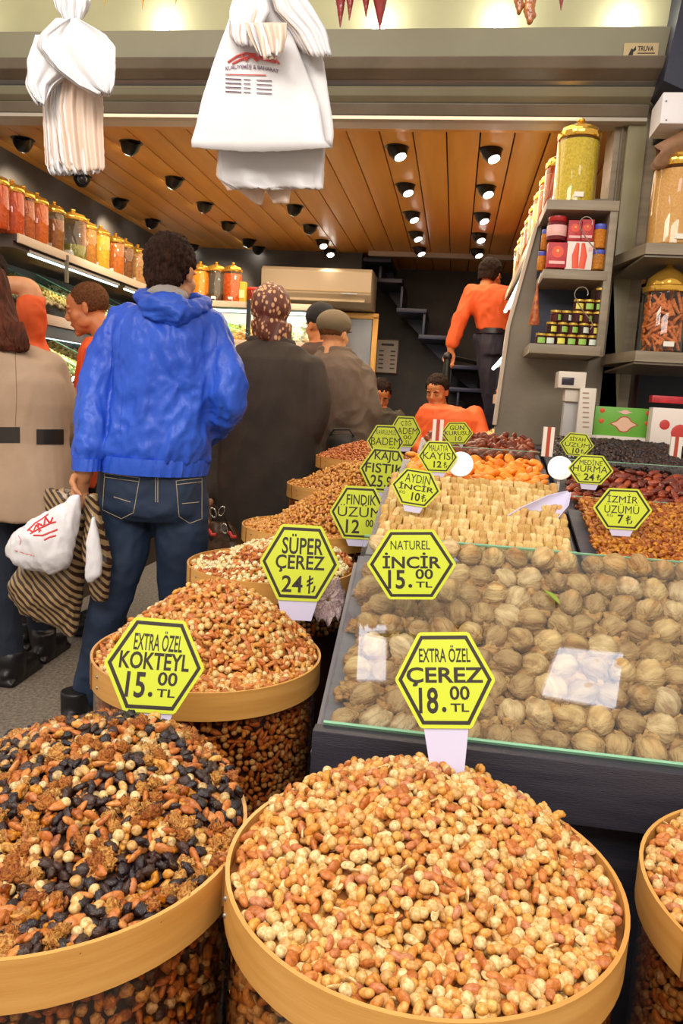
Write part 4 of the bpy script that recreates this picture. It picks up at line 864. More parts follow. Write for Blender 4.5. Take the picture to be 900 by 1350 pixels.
# goods on the end unit
def carton(px0, py0, px1, py1, Y, dp, m, label, deco=None, grp=None, name='carton'):
    a, b = at(px0, py0, Y=Y), at(px1, py1, Y=Y); w_, h_ = abs(b.x-a.x), abs(a.z-b.z); cx_ = (a.x+b.x)/2; zb0 = min(a.z, b.z)
    t = thing(name, (cx_, Y+dp/2, zb0), label, 'carton', grp); B('carton_body', m, (cx_, Y+dp/2, zb0+h_/2), (w_, dp, h_), t, bevel=.0015)
    if deco: deco(t, cx_, Y, zb0, w_, h_)
    return t
red_c = mat('carton_red', 'C8242C', .4, col2='A81C28', scale=30); whi_c = mat('carton_white', 'EDE0D8', .45); orr = mat('print_orange', 'E8502A', .45); pink = mat('print_pink', 'F0B8B0', .45); gold_p = mat('print_gold', 'E0B050', .4)
def fruit_print(t, cx_, Y, z, w_, h_):
    G().lathe([(.001, 0), (w_*.30, 0), (w_*.30, .0012), (.001, .0012)], n=20).build('fruit_print', orr, t, local=True); o = t.children[-1]; o.location = V((cx_, Y-.0005, z+h_*.62))-V(t.location); o.rotation_euler = (pi/2, 0, 0)
    B('print_band', pink, (cx_, Y-.001, z+h_*.2), (w_*.8, .002, h_*.12), t)
    B('print_spot', gold_p, (cx_, Y-.0025, z+h_*.66), (w_*.14, .002, w_*.14), t)
def henna(t, cx_, Y, z, w_, h_):
    for s in (-1, 1): G().tube([(cx_+s*w_*.12, Y-.001, z+.004), (cx_+s*w_*.16, Y-.001, z+h_*.5), (cx_+s*w_*.10, Y-.001, z+h_*.95)], [w_*.12, w_*.13, w_*.06], 10, flat=.12, ref=(0, 1, 0)).build('hand_print', orr, t)
    B('print_band', pink, (cx_+w_*.4, Y-.001, z+h_*.75), (w_*.14, .002, h_*.14), t)
carton(723, 319, 746, 353, YE+.03, .05, red_c, 'red carton with a fruit picture, lower left on the upper shelf of the end unit', fruit_print)
carton(748, 318, 779, 356, YE+.03, .05, whi_c, 'white carton with orange hand print in the middle of the end unit', henna)
carton(750, 290, 766, 318, YE+.035, .045, red_c, 'red carton stacked on the white one, left of its pair', fruit_print)
carton(767, 289, 781, 318, YE+.035, .045, red_c, 'red carton stacked on the white one, right of its pair', fruit_print)
def pxjar(x0, y0, x1, y1, Y, cols, lidc, label, grp=None, band=None):
    a, b = at(x0, y0, Y=Y), at(x1, y1, Y=Y); R = abs(b.x-a.x)/2; h_ = abs(a.z-b.z); t = thing('food_jar', ((a.x+b.x)/2, Y, b.z), label, 'jar', grp)
    G().lathe([(R*.85, 0), (R*.96, .003), (R*.96, h_*.72), (R*.8, h_*.8)], n=16).build('glass_body', content(*cols, 140), t, local=True)
    G().lathe([(R*.86, h_*.78), (R*.9, h_*.80), (R*.9, h_*.98), (R*.8, h_)], n=16).build('lid', lidc, t, local=True)
    if band: G().lathe([(R*.965, h_*.18), (R*.99, h_*.2), (R*.99, h_*.6), (R*.965, h_*.62)], n=16, cap=False).build('wrap_label', band, t, local=True)
    return t
blue_l = mat('blue_lid', '5A62C8', .3); gold_l = mat('gold_lid', 'D8B450', .25, metal=.6)
pxjar(722, 286, 746, 319, YE+.06, ('7A1C24', '5A141C'), mat('red_lid'), 'dark red jar with a red lid on the red carton', None, pink)
pxjar(782, 296, 798, 329, YE+.06, ('D88A2A', 'B86A1E'), blue_l, 'upper orange jar with a blue lid in the end unit')
pxjar(780, 330, 797, 357, YE+.05, ('C8842A', 'A8641E'), blue_l, 'lower orange jar with a blue lid in the end unit')
pxjar(714, 303, 722, 330, YE+.16, ('D88A2A', 'B86A1E'), blue_l, 'slim orange jar at the left edge of the end unit, upper one')
pxjar(709, 332, 719, 357, YE+.12, ('D88A2A', 'B86A1E'), blue_l, 'slim orange jar at the left edge of the end unit, lower one')
p = at(706, 400, Y=YE-.02); t = thing('snack_cone', (p.x, YE-.02, p.z-.08), 'slim orange paper cone hanging at the left edge of the end unit', 'paper cone')
G().lathe([(.018, -.08), (.020, -.07), (.008, .02), (.002, .075)], n=12).build('cone', mat('cone_orange', 'C8742A', .4, col2='8A2A20', scale=60), t, local=True); t.children[0].location = (0, 0, .08)
G().tube([(p.x, YE-.02, p.z+.07), (p.x+.01, YE-.01, zm)], .0012, 5).build('string', white_m, t)
grn = mat('label_green', '9ACB5A', .45); yl_ = mat('label_yellow', 'E8E25A', .45); wl_ = mat('label_white', 'DDE8D8', .45)
JR = [('bottom', 453, [711, 723, 737, 751, 765, 779]), ('second', 439, [724, 738, 752, 766, 780]), ('third', 424, [728, 742, 756, 769, 783]), ('fourth', 409, [757, 770, 784]), ('top', 394, [784])]
dz = None
for ri, (rname, yb, xs) in enumerate(JR):
    for xi, x in enumerate(xs):
        h_ = .0445; p = at(x, 460, Y=YE+.045); t = thing('jam_jar', (p.x, YE+.045+.004*((xi+ri) % 2), zb_+.0185+ri*h_), 'small gold-lidded jam jar, %s from the left in the %s row of the stack' % (['first', 'second', 'third', 'fourth', 'fifth', 'sixth'][xi], rname), 'jar', 'small jam jars stacked in the end unit')
        R = .0205; c = [('4A1418', '381014'), ('3A1A14', '2A120E'), ('5A1C1C', '401214')][(xi*2+ri) % 3]
        G().lathe([(R*.85, 0), (R, .003), (R, .031), (R*.8, .035)], n=12).build('glass_body', content(*c, 140), t, local=True)
        G().lathe([(R*.9, .0345), (R*.98, .0355), (R*.98, .043), (R*.9, .0442)], n=12).build('lid', gold_l, t, local=True)
        a0_ = -2.2+.5*((xi*3+ri) % 3); ar = np.linspace(a0_, a0_+1.5, 6)
        G().rings([[V((r_*cos(a), r_*sin(a), z_)) for a, r_ in [(q, R*1.02) for q in ar]+[(q, R*.99) for q in ar[::-1]]] for z_ in (.007, .028)]).build('wrap_label', [grn, wl_, yl_, grn][(xi+ri*2) % 4], t, local=True)
# iron scroll easels
for (x, y, s, nm) in ((774, 287, 1.0, 'upper'), (768, 380, 1.05, 'lower')):
    p = at(x, y, Y=YE-.012); t = thing('scroll_stand', (p.x, p.y, p.z-.09), 'curled iron easel in front of the %s shelf goods' % nm, 'easel'); pt = []
    for a in np.linspace(-.3, 3.9, 16): rr = (.020+.004*a*.5)*s; pt.append(p+V((rr*cos(a), 0, -.02+rr*sin(a))))
    e = pt[-1]; pt += [e+V((.02, 0, -.03))*s, e+V((.045, 0, -.058))*s, e+V((.062, .0, -.075))*s, e+V((.068, 0, -.09))*s, e+V((.06, 0, -.105))*s]
    G().tube(pt, .0022, 7).build('scroll', iron, t)
# ---------------------------------------------------------------- alcove shelves at the right edge
alc = thing('alcove_shelf', (1.0, 3.2, 0), 'two thick grey shelves with jars in the alcove at the right edge', 'shelf')
for y, nm in ((320, 0), (462, 1)):
    q = at([852, 838][nm], y, Y=2.95); z = q.z; x0 = q.x; x1 = 1.6
    G().prism([(x0, 2.95, z), (x1, 2.95, z), (x1, 3.68, z), (x0-.02, 3.68, z), (x0-.06, 3.2, z)], (0, 0, -.038)).build('board', grey_wood, alc, smooth=False)
    G().prism([(x0-.0, 2.96, z-.039), (x1, 2.96, z-.039), (x1, 3.3, z-.06), (x0-.04, 3.3, z-.06)], (0, 0, -.008)).build('under_board', beam_d, alc, smooth=False)
    if nm == 0: q = at(886, 312, Y=3.06); jar((q.x, 3.07, z+.002), .092, .37, ('E0B878', 'D0A464'), 'large jar of pale peach grains under the brown paper cone', None, cs=150)
    else:
        q = at(871, 455, Y=3.06); t = jar((q.x, 3.07, z+.002), .083, .345, ('A85A28', '8A4420'), 'large jar of cinnamon sticks on the lower alcove shelf', None, sticks=True, bf=.66)
        barkm = mat('cinnamon_bark', 'E08A48', .55, col2='B4602C', scale=40, stretch=(1, 1, .2), bump=.2)
        cpr = None
        for k in range(130):
            L_ = random.uniform(.05, .09); a = random.uniform(0, 2*pi); rr = random.uniform(.0, .055) if k % 3 == 0 else .062; zc_ = random.uniform(.03, .19)
            c_ = V((rr*cos(a), rr*sin(a), zc_)); tan = V((-sin(a), cos(a), 0))*random.choice([-1, 1])*random.uniform(.1, .8)+V((0, 0, random.uniform(.1, 1))); tan.normalize(); L_ = min(L_, .05 if abs(tan.z) < .5 else .08)
            if cpr is None:
                g = G(); g.tube([(0, 0, -.5), (0, 0, .5)], .0055, 8); cpr = g.build('cinnamon_stick', barkm, t, local=True); o = cpr
            else: o = cpr.copy(); COL.objects.link(o)
            o.location = c_; o.rotation_mode = 'QUATERNION'; o.rotation_quaternion = V((0, 0, 1)).rotation_difference(tan); o.scale = (1, 1, L_)
p = at(880, 200, Y=3.02); t = thing('paper_cone', (p.x, 3.02, p.z-.04), 'crumpled brown paper cone lying on the peach-coloured jar', 'paper cone'); g = G()
a, b = at(864, 209, Y=2.98), at(925, 180, Y=3.1); R_ = []
for i, k in enumerate(np.linspace(0, 1, 7)):
    c_ = a.lerp(b, k); rr = .038+.03*k; R_.append([c_+V((.01*sin(q*3), .7*rr*cos(q), rr*sin(q)*(1+.12*sin(q*5+i)))) for q in np.linspace(0, 2*pi, 25)[:-1]])
g.rings(R_, cap=False); o = g.build('cone', mat('brown_paper', '9C7458', .65, col2='84603F', scale=20, bump=.4, bscale=40), t); md = o.modifiers.new('s', 'SOLIDIFY'); md.thickness = .003
a, b = at(872, 124, Y=3.0), at(930, 166, Y=3.0); t = thing('junction_box', ((a.x+b.x)/2, 3.06, b.z), 'white plastic box fixed above the paper cone at the right edge', 'box')
B('casing', white_m, ((a.x+b.x)/2, 3.06, (a.z+b.z)/2), (b.x-a.x, .16, a.z-b.z), t, bevel=.006)
for y in (133, 158):
    q = at(878, y, Y=2.978); G().ball(q, .003, n=8, m=5).build('screw', steel, t)
B('bracket', black_m, ((a.x+b.x)/2, 3.4, (a.z+b.z)/2+.02), (.03, .6, .03), t)
# ---------------------------------------------------------------- scale, price column and sweet boxes behind the trays
def P2B(x0, y0, x1, y1, Y, dp, m, nm, par, bv=.003):
    a, b = at(x0, y0, Y=Y), at(x1, y1, Y=Y); return B(nm, m, ((a.x+b.x)/2, Y+dp/2, (a.z+b.z)/2), (abs(b.x-a.x), dp, abs(a.z-b.z)), par, bevel=bv)
creamp = mat('scale_cream', 'DDD3C4', .4)
q = at(752, 570, Y=2.97); t = thing('weighing_scale', (q.x, 3.03, q.z-.05), 'cream weighing scale with a raised display behind the trays', 'scale')
P2B(737, 489, 771, 513, 2.96, .10, creamp, 'display_head', t); P2B(741, 497, 756, 508, 2.957, .004, mat('lcd', '2A2030', .2), 'display', t)
P2B(745, 513, 763, 530, 2.98, .06, creamp, 'neck', t); P2B(744, 530, 758, 580, 3.0, .05, mat('grey_plastic', 'B8B4B4', .4), 'stem', t); P2B(722, 583, 780, 596, 2.98, .2, creamp, 'base', t)
q = at(770, 570, Y=2.96); t = thing('price_column', (q.x, 2.98, q.z-.05), 'narrow cream upright strip of printed prices beside the scale', 'price strip')
P2B(765, 511, 779, 584, 2.94, .02, creamp, 'strip', t)
for i in range(8): P2B(768, 517+i*6.4, 776, 519+i*6.4, 2.938, .002, mat('print_brown', 'A88878', .5), 'printed_line', t, 0)
# green and white boxes
q = at(822, 575, Y=2.98); bg_ = thing('sweet_box', (q.x, 3.0, q.z), 'flat green sweets box with a lozenge picture standing behind the black raisins', 'box')
a, b = at(785, 535, Y=2.98), at(860, 578, Y=2.98); cx_, cz_, w_, h_ = (a.x+b.x)/2, (a.z+b.z)/2, b.x-a.x, a.z-b.z
B('box_body', mat('box_green', '6AAE3A', .4), (cx_, 3.0, cz_), (w_, .04, h_), bg_, bevel=.002)
B('cream_side', whi_c, (cx_, 3.0, cz_-h_/2-.012), (w_+.02, .05, .024), bg_)
L8 = [(-.9, 0), (-.5, .35), (-.25, .85), (0, .95), (.25, .85), (.5, .35), (.9, 0), (.5, -.35), (.25, -.85), (0, -.95), (-.25, -.85), (-.5, -.35)]
for k, m_ in ((1, redm), (.86, mat('print_peach', 'E8BCA0', .5))): G().prism([(cx_+x*w_*.27*k, 2.9795-(.001 if k < 1 else 0), cz_-h_*.08+z*h_*.30*k) for x, z in L8], (0, .001, 0)).build('lozenge_print', m_, bg_, smooth=False)
G().prism([(cx_+x*.03, 2.979, cz_+h_*.34+z*.008) for x, z in L8], (0, .001, 0)).build('crest_print', pink, bg_, smooth=False)
for s in (-1, 1):
    for z in (.36, -.0): G().ball((cx_+s*w_*.38, 2.9795, cz_+z*h_), (.009, .0015, .009), n=12, m=6).build('rosette_print', orr, bg_)
def tea_print(t, cx_, Y, z, w_, h_):
    for dx_, dz_, r_ in ((-.25, .55, .10), (.05, .35, .17), (.3, .5, .18), (.0, .15, .10)):
        G().ball((cx_+dx_*w_, Y-.0005, z+dz_*h_), (w_*r_, .0015, w_*r_), n=14, m=6).build('fruit_print', mat('print_red2', 'C83A34', .4), t)
q = at(862, 530, Y=2.9)
carton(861, 537, 925, 590, 2.90, .06, whi_c, 'white sweets box with red fruit print in front of the red boxes, right edge', tea_print)
carton(860, 521, 925, 534, 2.93, .05, red_c, 'upper red box at the right edge', None)
P2B(786, 575, 850, 582, 2.955, .01, whi_c, 'price_strip', bg_, 0)
tag(G().box((.75, 3.14, .55), (.9, .42, 1.08)).build('back_counter', cdark, smooth=False), 'dark counter carrying the scale and sweet boxes behind the trays', 'counter')
# ---------------------------------------------------------------- figures
def remesh(g, name, m, parent, voxel=.008, smooth=3, fn=None, sub=None):
    o = g.build(name, m, parent, smooth=True, auto=0)
    md = o.modifiers.new('r', 'REMESH'); md.mode = 'VOXEL'; md.voxel_size = voxel; md.use_smooth_shade = True
    if smooth: s = o.modifiers.new('s', 'SMOOTH'); s.factor = .5; s.iterations = smooth
    dg = bpy.context.evaluated_depsgraph_get(); me = bpy.data.meshes.new_from_object(o.evaluated_get(dg)); o.modifiers.clear()
    old = o.data; o.data = me; bpy.data.meshes.remove(old); me.name = name
    if not me.materials: me.materials.append(m)
    if fn:
        n = len(me.vertices); A = np.empty(n*3); me.vertices.foreach_get('co', A); N = np.empty(n*3); me.vertices.foreach_get('normal', N); A = A.reshape(-1, 3); N = N.reshape(-1, 3)
        d = np.array([fn(V(p)) for p in A]); me.vertices.foreach_set('co', (A+N*d[:, None]).ravel()); me.update()
    me.shade_smooth(); return o
def folds(amp=.006, fr=9, seed=0, sx=1, sy=1, sz=.45):
    def f(p):
        q = V((p.x*fr*sx+seed, p.y*fr*sy, p.z*fr*sz))
        q = q+noise.noise_vector(q*.6)*.7
        a = noise.noise(q); b = noise.noise(q*2.3+V((9, 0, 0)))
        return amp*(1-2.6*min(abs(a), .45))+amp*.5*(1-2.6*min(abs(b), .45))-amp*.8
    return f
def secs(g, S, Y, k=1.0, n=28, dep=None):
    """torso or garment: rows (x left, x right, y, half depth in m[, Y shift]) in photo pixels at distance Y"""
    R_ = []
    for s in S:
        yy = Y+(s[4] if len(s) > 4 else 0); a, b = at(s[0], s[2], Y=yy), at(s[1], s[2], Y=yy); c = (a+b)/2; rx = (b-a).length/2*k; ry = s[3]*k
        R_.append([c+V((rx*abs(cos(t))**.85*(1 if cos(t) > 0 else -1), ry*abs(sin(t))**.85*(1 if sin(t) > 0 else -1), 0)) for t in np.linspace(0, 2*pi, n+1)[:-1]])
    g.rings(R_); return g
def limb(g, pts, k=1.0, n=14, ext=0):
    P = [at(p[0], p[1], Y=p[2]) for p in pts]; r = [p[3]*k for p in pts]
    # extra rings so the limb bends smoothly
    Q, rr = [], []
    for i in range(len(P)-1):
        p0 = P[max(i-1, 0)]; p1 = P[i]; p2 = P[i+1]; p3 = P[min(i+2, len(P)-1)]
        for t in (0, .25, .5, .75):
            Q.append(.5*((2*p1)+(p2-p0)*t+(2*p0-5*p1+4*p2-p3)*t*t+(3*p1-p0-3*p2+p3)*t**3)); rr.append(r[i]*(1-t)+r[i+1]*t)
    Q.append(P[-1]); rr.append(r[-1]); g.tube(Q, rr, n)
    g.ball(P[0], r[0]); g.ball(P[-1], r[-1]*.98); return Q
def hand(g, wrist, d, nrm, s=1.0, curl=.6, side=1):
    """palm and five separate fingers; d = wrist to knuckles, nrm = direction the palm faces, side = +1 thumb along d x nrm"""
    d = V(d).normalized(); nrm = V(nrm); nrm = (nrm-d*nrm.dot(d)).normalized(); t = d.cross(nrm)*side; w_ = V(wrist)
    R3 = Matrix((t, d, nrm)).transposed()
    g.ball(w_+d*.048*s, (.041*s, .050*s, .016*s), rot=R3, n=16, m=10); g.tube([w_-d*.02*s, w_+d*.03*s], [.026*s, .028*s], 12)
    for i, (off, L, r) in enumerate(((.030, .072, .0086), (.010, .080, .009), (-.010, .074, .0085), (-.029, .058, .0075))):
        p = w_+d*.088*s*(1-.04*abs(i-1))+t*off*s; a = .15; P = [p-d*.02*s]; dd = d
        P.append(p)
        for k, f in enumerate((.45, .32, .23)):
            a = curl*(.75+.25*k)*1.5; dd = (Quaternion(t*side, -a*side if False else 0) @ dd) if False else (dd*cos(a)+dd.cross(t).normalized()*sin(a)*(1 if dd.cross(t).dot(nrm) > 0 or k else 1))
            if k == 0 and dd.dot(nrm) < 0: dd = dd-2*nrm*dd.dot(nrm)
            p = p+dd.normalized()*L*f*s; P.append(p)
        g.tube(P, [r*s, r*s, r*.95*s, r*.88*s, r*.75*s], 10); g.ball(P[-1], r*.76*s, n=10, m=6)
    p = w_+d*.022*s+t*.030*s; P = [p, p+(t*.6+d*.6+nrm*.4).normalized()*.034*s]; P.append(P[-1]+(d*.8+nrm*.55-t*.1).normalized()*.030*s); P.append(P[-1]+(d*.6+nrm*.6-t*.4).normalized()*.022*s)
    g.tube(P, [.013*s, .0115*s, .010*s, .008*s], 10); g.ball(P[-1], .008*s, n=10, m=6)
def hframe(c, yaw, pitch=0, roll=0, s=1.0):
    M_ = (Matrix.Rotation(yaw, 3, 'Z') @ Matrix.Rotation(-pitch, 3, 'X') @ Matrix.Rotation(roll, 3, 'Y')); c = V(c)
    return (lambda x, y, z: c+M_ @ (V((x, y, z))*s)), M_, s
def head(g, fr, face=True, neck=.15, nk=(0, -.035)):
    f, M_, s = fr; b = lambda c, r, n=18, m=12: g.ball(f(*c), tuple(q*s for q in r), rot=M_, n=n, m=m)
    b((0, -.012, .032), (.074, .094, .088)); b((0, .028, -.026), (.061, .068, .086)); b((0, .030, .045), (.062, .064, .052)); b((0, .042, -.074), (.045, .050, .038)); b((0, .058, -.056), (.036, .038, .042)); b((0, .076, -.100), (.022, .021, .018))
    for x in (-1, 1):
        b((x*.040, .050, -.026), (.025, .030, .030)); b((x*.030, .082, .022), (.026, .011, .008)); b((x*.076, -.010, -.012), (.009, .015, .028)); b((x*.081, -.013, .004), (.007, .013, .014))
        b((x*.047, .015, -.062), (.015, .040, .028))
    if face:
        g.tube([f(0, .086, .030), f(0, .100, .004), f(0, .116, -.022)], [.009*s, .010*s, .012*s], 10); b((0, .106, -.026), (.016, .014, .010), 12, 8)
        for x in (-1, 1): b((x*.013, .098, -.030), (.008, .011, .008), 10, 6)
        b((0, .091, -.052), (.024, .012, .0065), 14, 8); b((0, .089, -.063), (.020, .012, .0065), 14, 8)
    g.tube([f(0, -.02, -.05), V(f(0, -.03, -.10)), V(f(nk[0], nk[1], -neck))], [.052*s, .053*s, .062*s], 16)
eye_w = mat('eye_white', 'E8E0D8', .2); eye_d = mat('eye_dark', '1E1410', .2)
def face_bits(t, fr, hairm, brow=True, lipc='A8604A', closed=False):
    f, M_, s = fr
    for x in (-1, 1):
        G().ball(f(x*.030, .0785, .003), .0110*s, n=12, m=8).build('eyelid' if closed else 'eye', mat('skin_lid', 'C08058', .5) if closed else eye_w, t)
        if not closed: G().ball(f(x*.030, .0885, .003), .0050*s, n=10, m=6).build('iris', eye_d, t)
        else: G().tube([f(x*.030-.011, .088, .0), f(x*.030, .0925, -.003), f(x*.030+.011, .088, .0)], .0012, 6).build('lashes', eye_d, t)
        if brow: G().tube([f(x*.046, .086, .024), f(x*.030, .096, .029), f(x*.014, .098, .024)], [.0025*s, .0045*s, .003*s], 8).build('eyebrow', hairm, t)
    G().tube([f(-.021, .098, -.0575), f(0, .1035, -.0565), f(.021, .098, -.0575)], [.002*s, .0035*s, .002*s], 8).build('lips', mat('lip_'+lipc, lipc, .45), t)
def hair_cap(t, fr, m, cover=1.0, thick=.010, back=-.085, seed=0, amp=.006, name='hair', front=.06, fr_=45, nape=1):
    """hair as a thick cap that ends above the face and at the nape"""
    f, M_, s = fr; g = G(); g.ball(f(0, -.016, .036), ((.076+thick)*s, (.094+thick)*s, (.086+thick)*s), rot=M_, n=28, m=18)
    if nape == 1: g.ball(f(0, -.055, -.02), ((.062+thick*.6)*s, (.048+thick*.6)*s, .068*s), rot=M_, n=22, m=14)
    inv = M_.transposed(); c0_ = V(f(0, 0, 0)); pl = V(wl(t))
    o = remesh(g, name, m, t, .006, 2, lambda p: amp*noise.noise(p*fr_+V((seed, 0, 0)))+amp*.6*noise.noise(p*fr_*2.4))
    me = o.data; bm = bmesh.new(); bm.from_mesh(me); kill = []
    for v in bm.verts:
        q = inv @ (v.co+pl-c0_)/s
        lim = .064 if q.y > .045 else (.064-(.045-q.y)*2.2 if q.y > -.012 else back)
        if abs(q.x) > .055 and -.012 < q.y < .03: lim = max(lim, .012)
        if q.z < lim: kill.append(v)
    bmesh.ops.delete(bm, geom=kill, context='VERTS'); bm.to_mesh(me); bm.free(); me.shade_smooth()
    sd = o.modifiers.new('t', 'SOLIDIFY'); sd.thickness = .006*s; sd.offset = -1
    return o
skinm = mat('skin', 'D79B70', .5, col2='C98A60', scale=18, sub=.08, bump=.04, bscale=200)
skin_o = mat('skin_tan', 'C98050', .5, col2='B87044', scale=18, bump=.04, bscale=200)
hair_d = mat('hair_dark', '1C100C', .75, col2='2C1A12', scale=90, bump=.5, bscale=200, stretch=(1, 1, .3), spec=.15)
hair_b = mat('hair_brown', '4A2C1E', .45, col2='32200F', scale=90, bump=.6, bscale=140, stretch=(1, 1, .25))
orange = mat('orange_shirt', 'E8622A', .7, col2='DC561F', scale=8, bump=.1, bscale=60)
shoe_m = mat('shoe_black', '17161A', .4, bump=.1)
def shoe(g, p, d, s=1.0):
    p = V(p); d = V((d[0], d[1], 0)).normalized(); R3 = Matrix((d.cross(V((0, 0, 1))), d, V((0, 0, 1)))).transposed()
    g.ball(p+d*.06*s+V((0, 0, .045)), (.048*s, .135*s, .045*s), rot=R3, n=18, m=10); g.tube([p+V((0, 0, .04)), p+V((0, 0, .13))], [.05*s, .052*s], 14); g.box(p+d*.055*s+V((0, 0, .012)), (.085*s, .25*s, .022), R3)
def body_core(t, fr, torso, arms, legs, Y, m, voxel=.010, hands=(), face=True, neck=.15, k=.86, nk=(0, -.035)):
    g = G(); head(g, fr, face, neck, nk)
    if torso: secs(g, torso, Y, k)
    for a in arms: limb(g, a, .72)
    for l in legs: limb(g, l, .8)
    for h_ in hands: hand(g, *h_)
    return remesh(g, 'body', m, t, voxel, 2)
# ======== man in the blue jacket
Yb = 2.5
pb = thing('person', (at(190, 930, Y=Yb).x, Yb, 0), 'person seen from behind in a bright blue hooded jacket and jeans, holding bags', 'person')
frb = hframe(at(226, 360, Y=Yb+.01), -.12, .10, 0, .98)
S_b = [(200, 254, 398, .075), (176, 276, 408, .10), (154, 290, 424, .125), (152, 294, 445, .14), (158, 290, 480, .15), (156, 284, 520, .15), (148, 280, 560, .155), (138, 276, 592, .16), (136, 272, 606, .15)]
armL = [(168, 428, 2.50, .066), (140, 470, 2.47, .064), (126, 520, 2.44, .060), (121, 560, 2.40, .056), (115, 606, 2.37, .046)]
armR = [(276, 432, 2.50, .066), (294, 480, 2.48, .062), (299, 530, 2.47, .060), (290, 556, 2.55, .056), (262, 580, 2.72, .048)]
legsb = [[(166, 662, 2.5, .098), (162, 720, 2.5, .092), (146, 790, 2.46, .072), (130, 850, 2.48, .060), (116, 915, 2.52, .055)], [(238, 662, 2.52, .096), (240, 720, 2.54, .090), (236, 790, 2.6, .072), (236, 850, 2.62, .060), (238, 905, 2.62, .055)]]
jack = mat('blue_jacket', '2F5FD6', .42, col2='2650C4', scale=7, bump=.5, bscale=22, spec=.4, stretch=(1, 1, .6))
hw_ = at(108, 622, Y=2.37)
body_core(pb, frb, S_b[2:]+[(136, 270, 660, .14)], [armL+[(110, 628, 2.37, .035)], armR], legsb, Yb, skinm, .007, [(hw_+V((0, 0, .01)), (-.06, -.05, -1), (1, -.35, .1), .98, .72, 1)], k=.78)
hair_cap(pb, frb, mat('hair_chestnut', '3E2418', .7, col2='22120C', scale=90, bump=1.0, bscale=160, stretch=(1, 1, .25), spec=.2), thick=.008, back=-.075, amp=.008, fr_=70)
def jfn(p):
    w0 = folds(.013, 6.5, 3, 1, 1, .6)(p)+folds(.006, 15, 8, 1.2, 1, .6)(p)
    return w0
g = G(); secs(g, S_b, Yb); limb(g, armL, 1.06); limb(g, armR, 1.08); o = remesh(g, 'jacket', jack, pb, .008, 4, jfn)
# elastic hem and cuffs
def gather(name, c0, c1, rx, ry, m, par, n=96, am=.0035, fq=34):
    R_ = []
    for j, k in enumerate((0, .5, 1)):
        c = V(c0).lerp(V(c1), k); R_.append([c+V(((rx+am*sin(fq*a))*cos(a), (ry+am*sin(fq*a))*sin(a), 0))*(1+(.03 if j == 1 else 0)) if False else c+V(((rx+am*sin(fq*a+j))*cos(a)*(1.02 if j == 1 else 1), (ry+am*sin(fq*a+j))*sin(a)*(1.02 if j == 1 else 1), 0)) for a in np.linspace(0, 2*pi, n+1)[:-1]])
    return G().rings(R_).build(name, m, par)
h0, h1 = at(203, 601, Y=Yb), at(201, 622, Y=Yb); gather('hem_band', h0, h1, (at(271, 612, Y=Yb)-at(134, 612, Y=Yb)).length/2, .163, jack, pb)
c0_, c1_ = at(115, 604, Y=2.37), at(114, 620, Y=2.365); gather('cuff_band', c0_, c1_, .046, .046, jack, pb, 48, .002, 16)
# hood lying on the back, with its grey lining
g = G(); R_ = []
hc = at(230, 402, Y=Yb-.02)
for a in np.linspace(0, 2*pi, 33)[:-1]:
    rr = .102; cen = hc+V((rr*cos(a), .085*sin(a)-.005, .012+.022*sin(a)-.012*cos(a)))
    dirr = V((cos(a), sin(a), 0)); tk = .028+.012*max(0, -sin(a)); R_.append([cen+dirr*(tk*cos(q))+V((0, 0, 1))*(.026*sin(q)) for q in np.linspace(0, 2*pi, 13)[:-1]])
g.rings(R_, closed=True, cap=False)
g.ball(hc+V((.005, -.108, -.020)), (.088, .035, .050), n=24, m=14); g.ball(hc+V((.045, -.102, -.040)), (.055, .034, .040), n=20, m=12); g.tube([hc+V((-.085, -.06, .005)), hc+V((-.02, -.125, -.005)), hc+V((.06, -.125, -.045)), hc+V((.10, -.06, -.02))], [.022, .024, .026, .02], 12)
remesh(g, 'hood', jack, pb, .007, 2, lambda p: folds(.008, 16, 5, .6, 1, 1.6)(p))
g = G(); g.ball(hc+V((-.012, -.060, .030)), (.062, .030, .026), n=22, m=12); g.ball(hc+V((.03, -.068, .020)), (.04, .028, .024), n=20, m=12); remesh(g, 'hood_lining', mat('lining_grey', 'A39C98', .7, bump=.2, bscale=200), pb, .006, 3, folds(.004, 24, 2))
jean = mat('blue_jeans', '273B58', .7, col2='18263E', scale=4, bump=.12, bscale=300, ramp=(.3, .75))
g = G(); secs(g, [(138, 268, 600, .135), (134, 270, 640, .145), (134, 269, 668, .140), (144, 262, 684, .11)], Yb+.01)
for l in legsb: limb(g, l, 1.04)
jn_o = remesh(g, 'jeans', jean, pb, .008, 8, lambda p: folds(.005, 8, 6, 1, 1, .9)(p))
g = G(); shoe(g, V((at(104, 940, Y=2.50).x, 2.47, 0)), (-.1, 1)); remesh(g, 'shoe', shoe_m, pb, .007, 2)
g = G(); shoe(g, V((at(236, 930, Y=2.60).x, 2.60, 0)), (.1, 1)); remesh(g, 'shoe', shoe_m, pb, .007, 2)
def bvh(o):
    pl = wl(o); me = o.data; return BVHTree.FromPolygons([tuple(v.co+pl) for v in me.vertices], [tuple(p.vertices) for p in me.polygons])
def proj(tree, x, y, off=.001):
    d = ray(x, y).normalized(); h = tree.ray_cast(CO, d); return (h[0]-d*off) if h[0] is not None else None
def stitch(tree, pts, r, m, name, par, off=.0):
    P = []
    for i in range(len(pts)-1):
        for k in np.linspace(0, 1, 10)[:(10 if i == len(pts)-2 else 9)]:
            q = proj(tree, pts[i][0]+(pts[i+1][0]-pts[i][0])*k, pts[i][1]+(pts[i+1][1]-pts[i][1])*k, off)
            if q is not None and (not P or (q-P[-1]).length < .06): P.append(q)
    if len(P) > 1: return G().tube(P, r, 5).build(name, m, par)
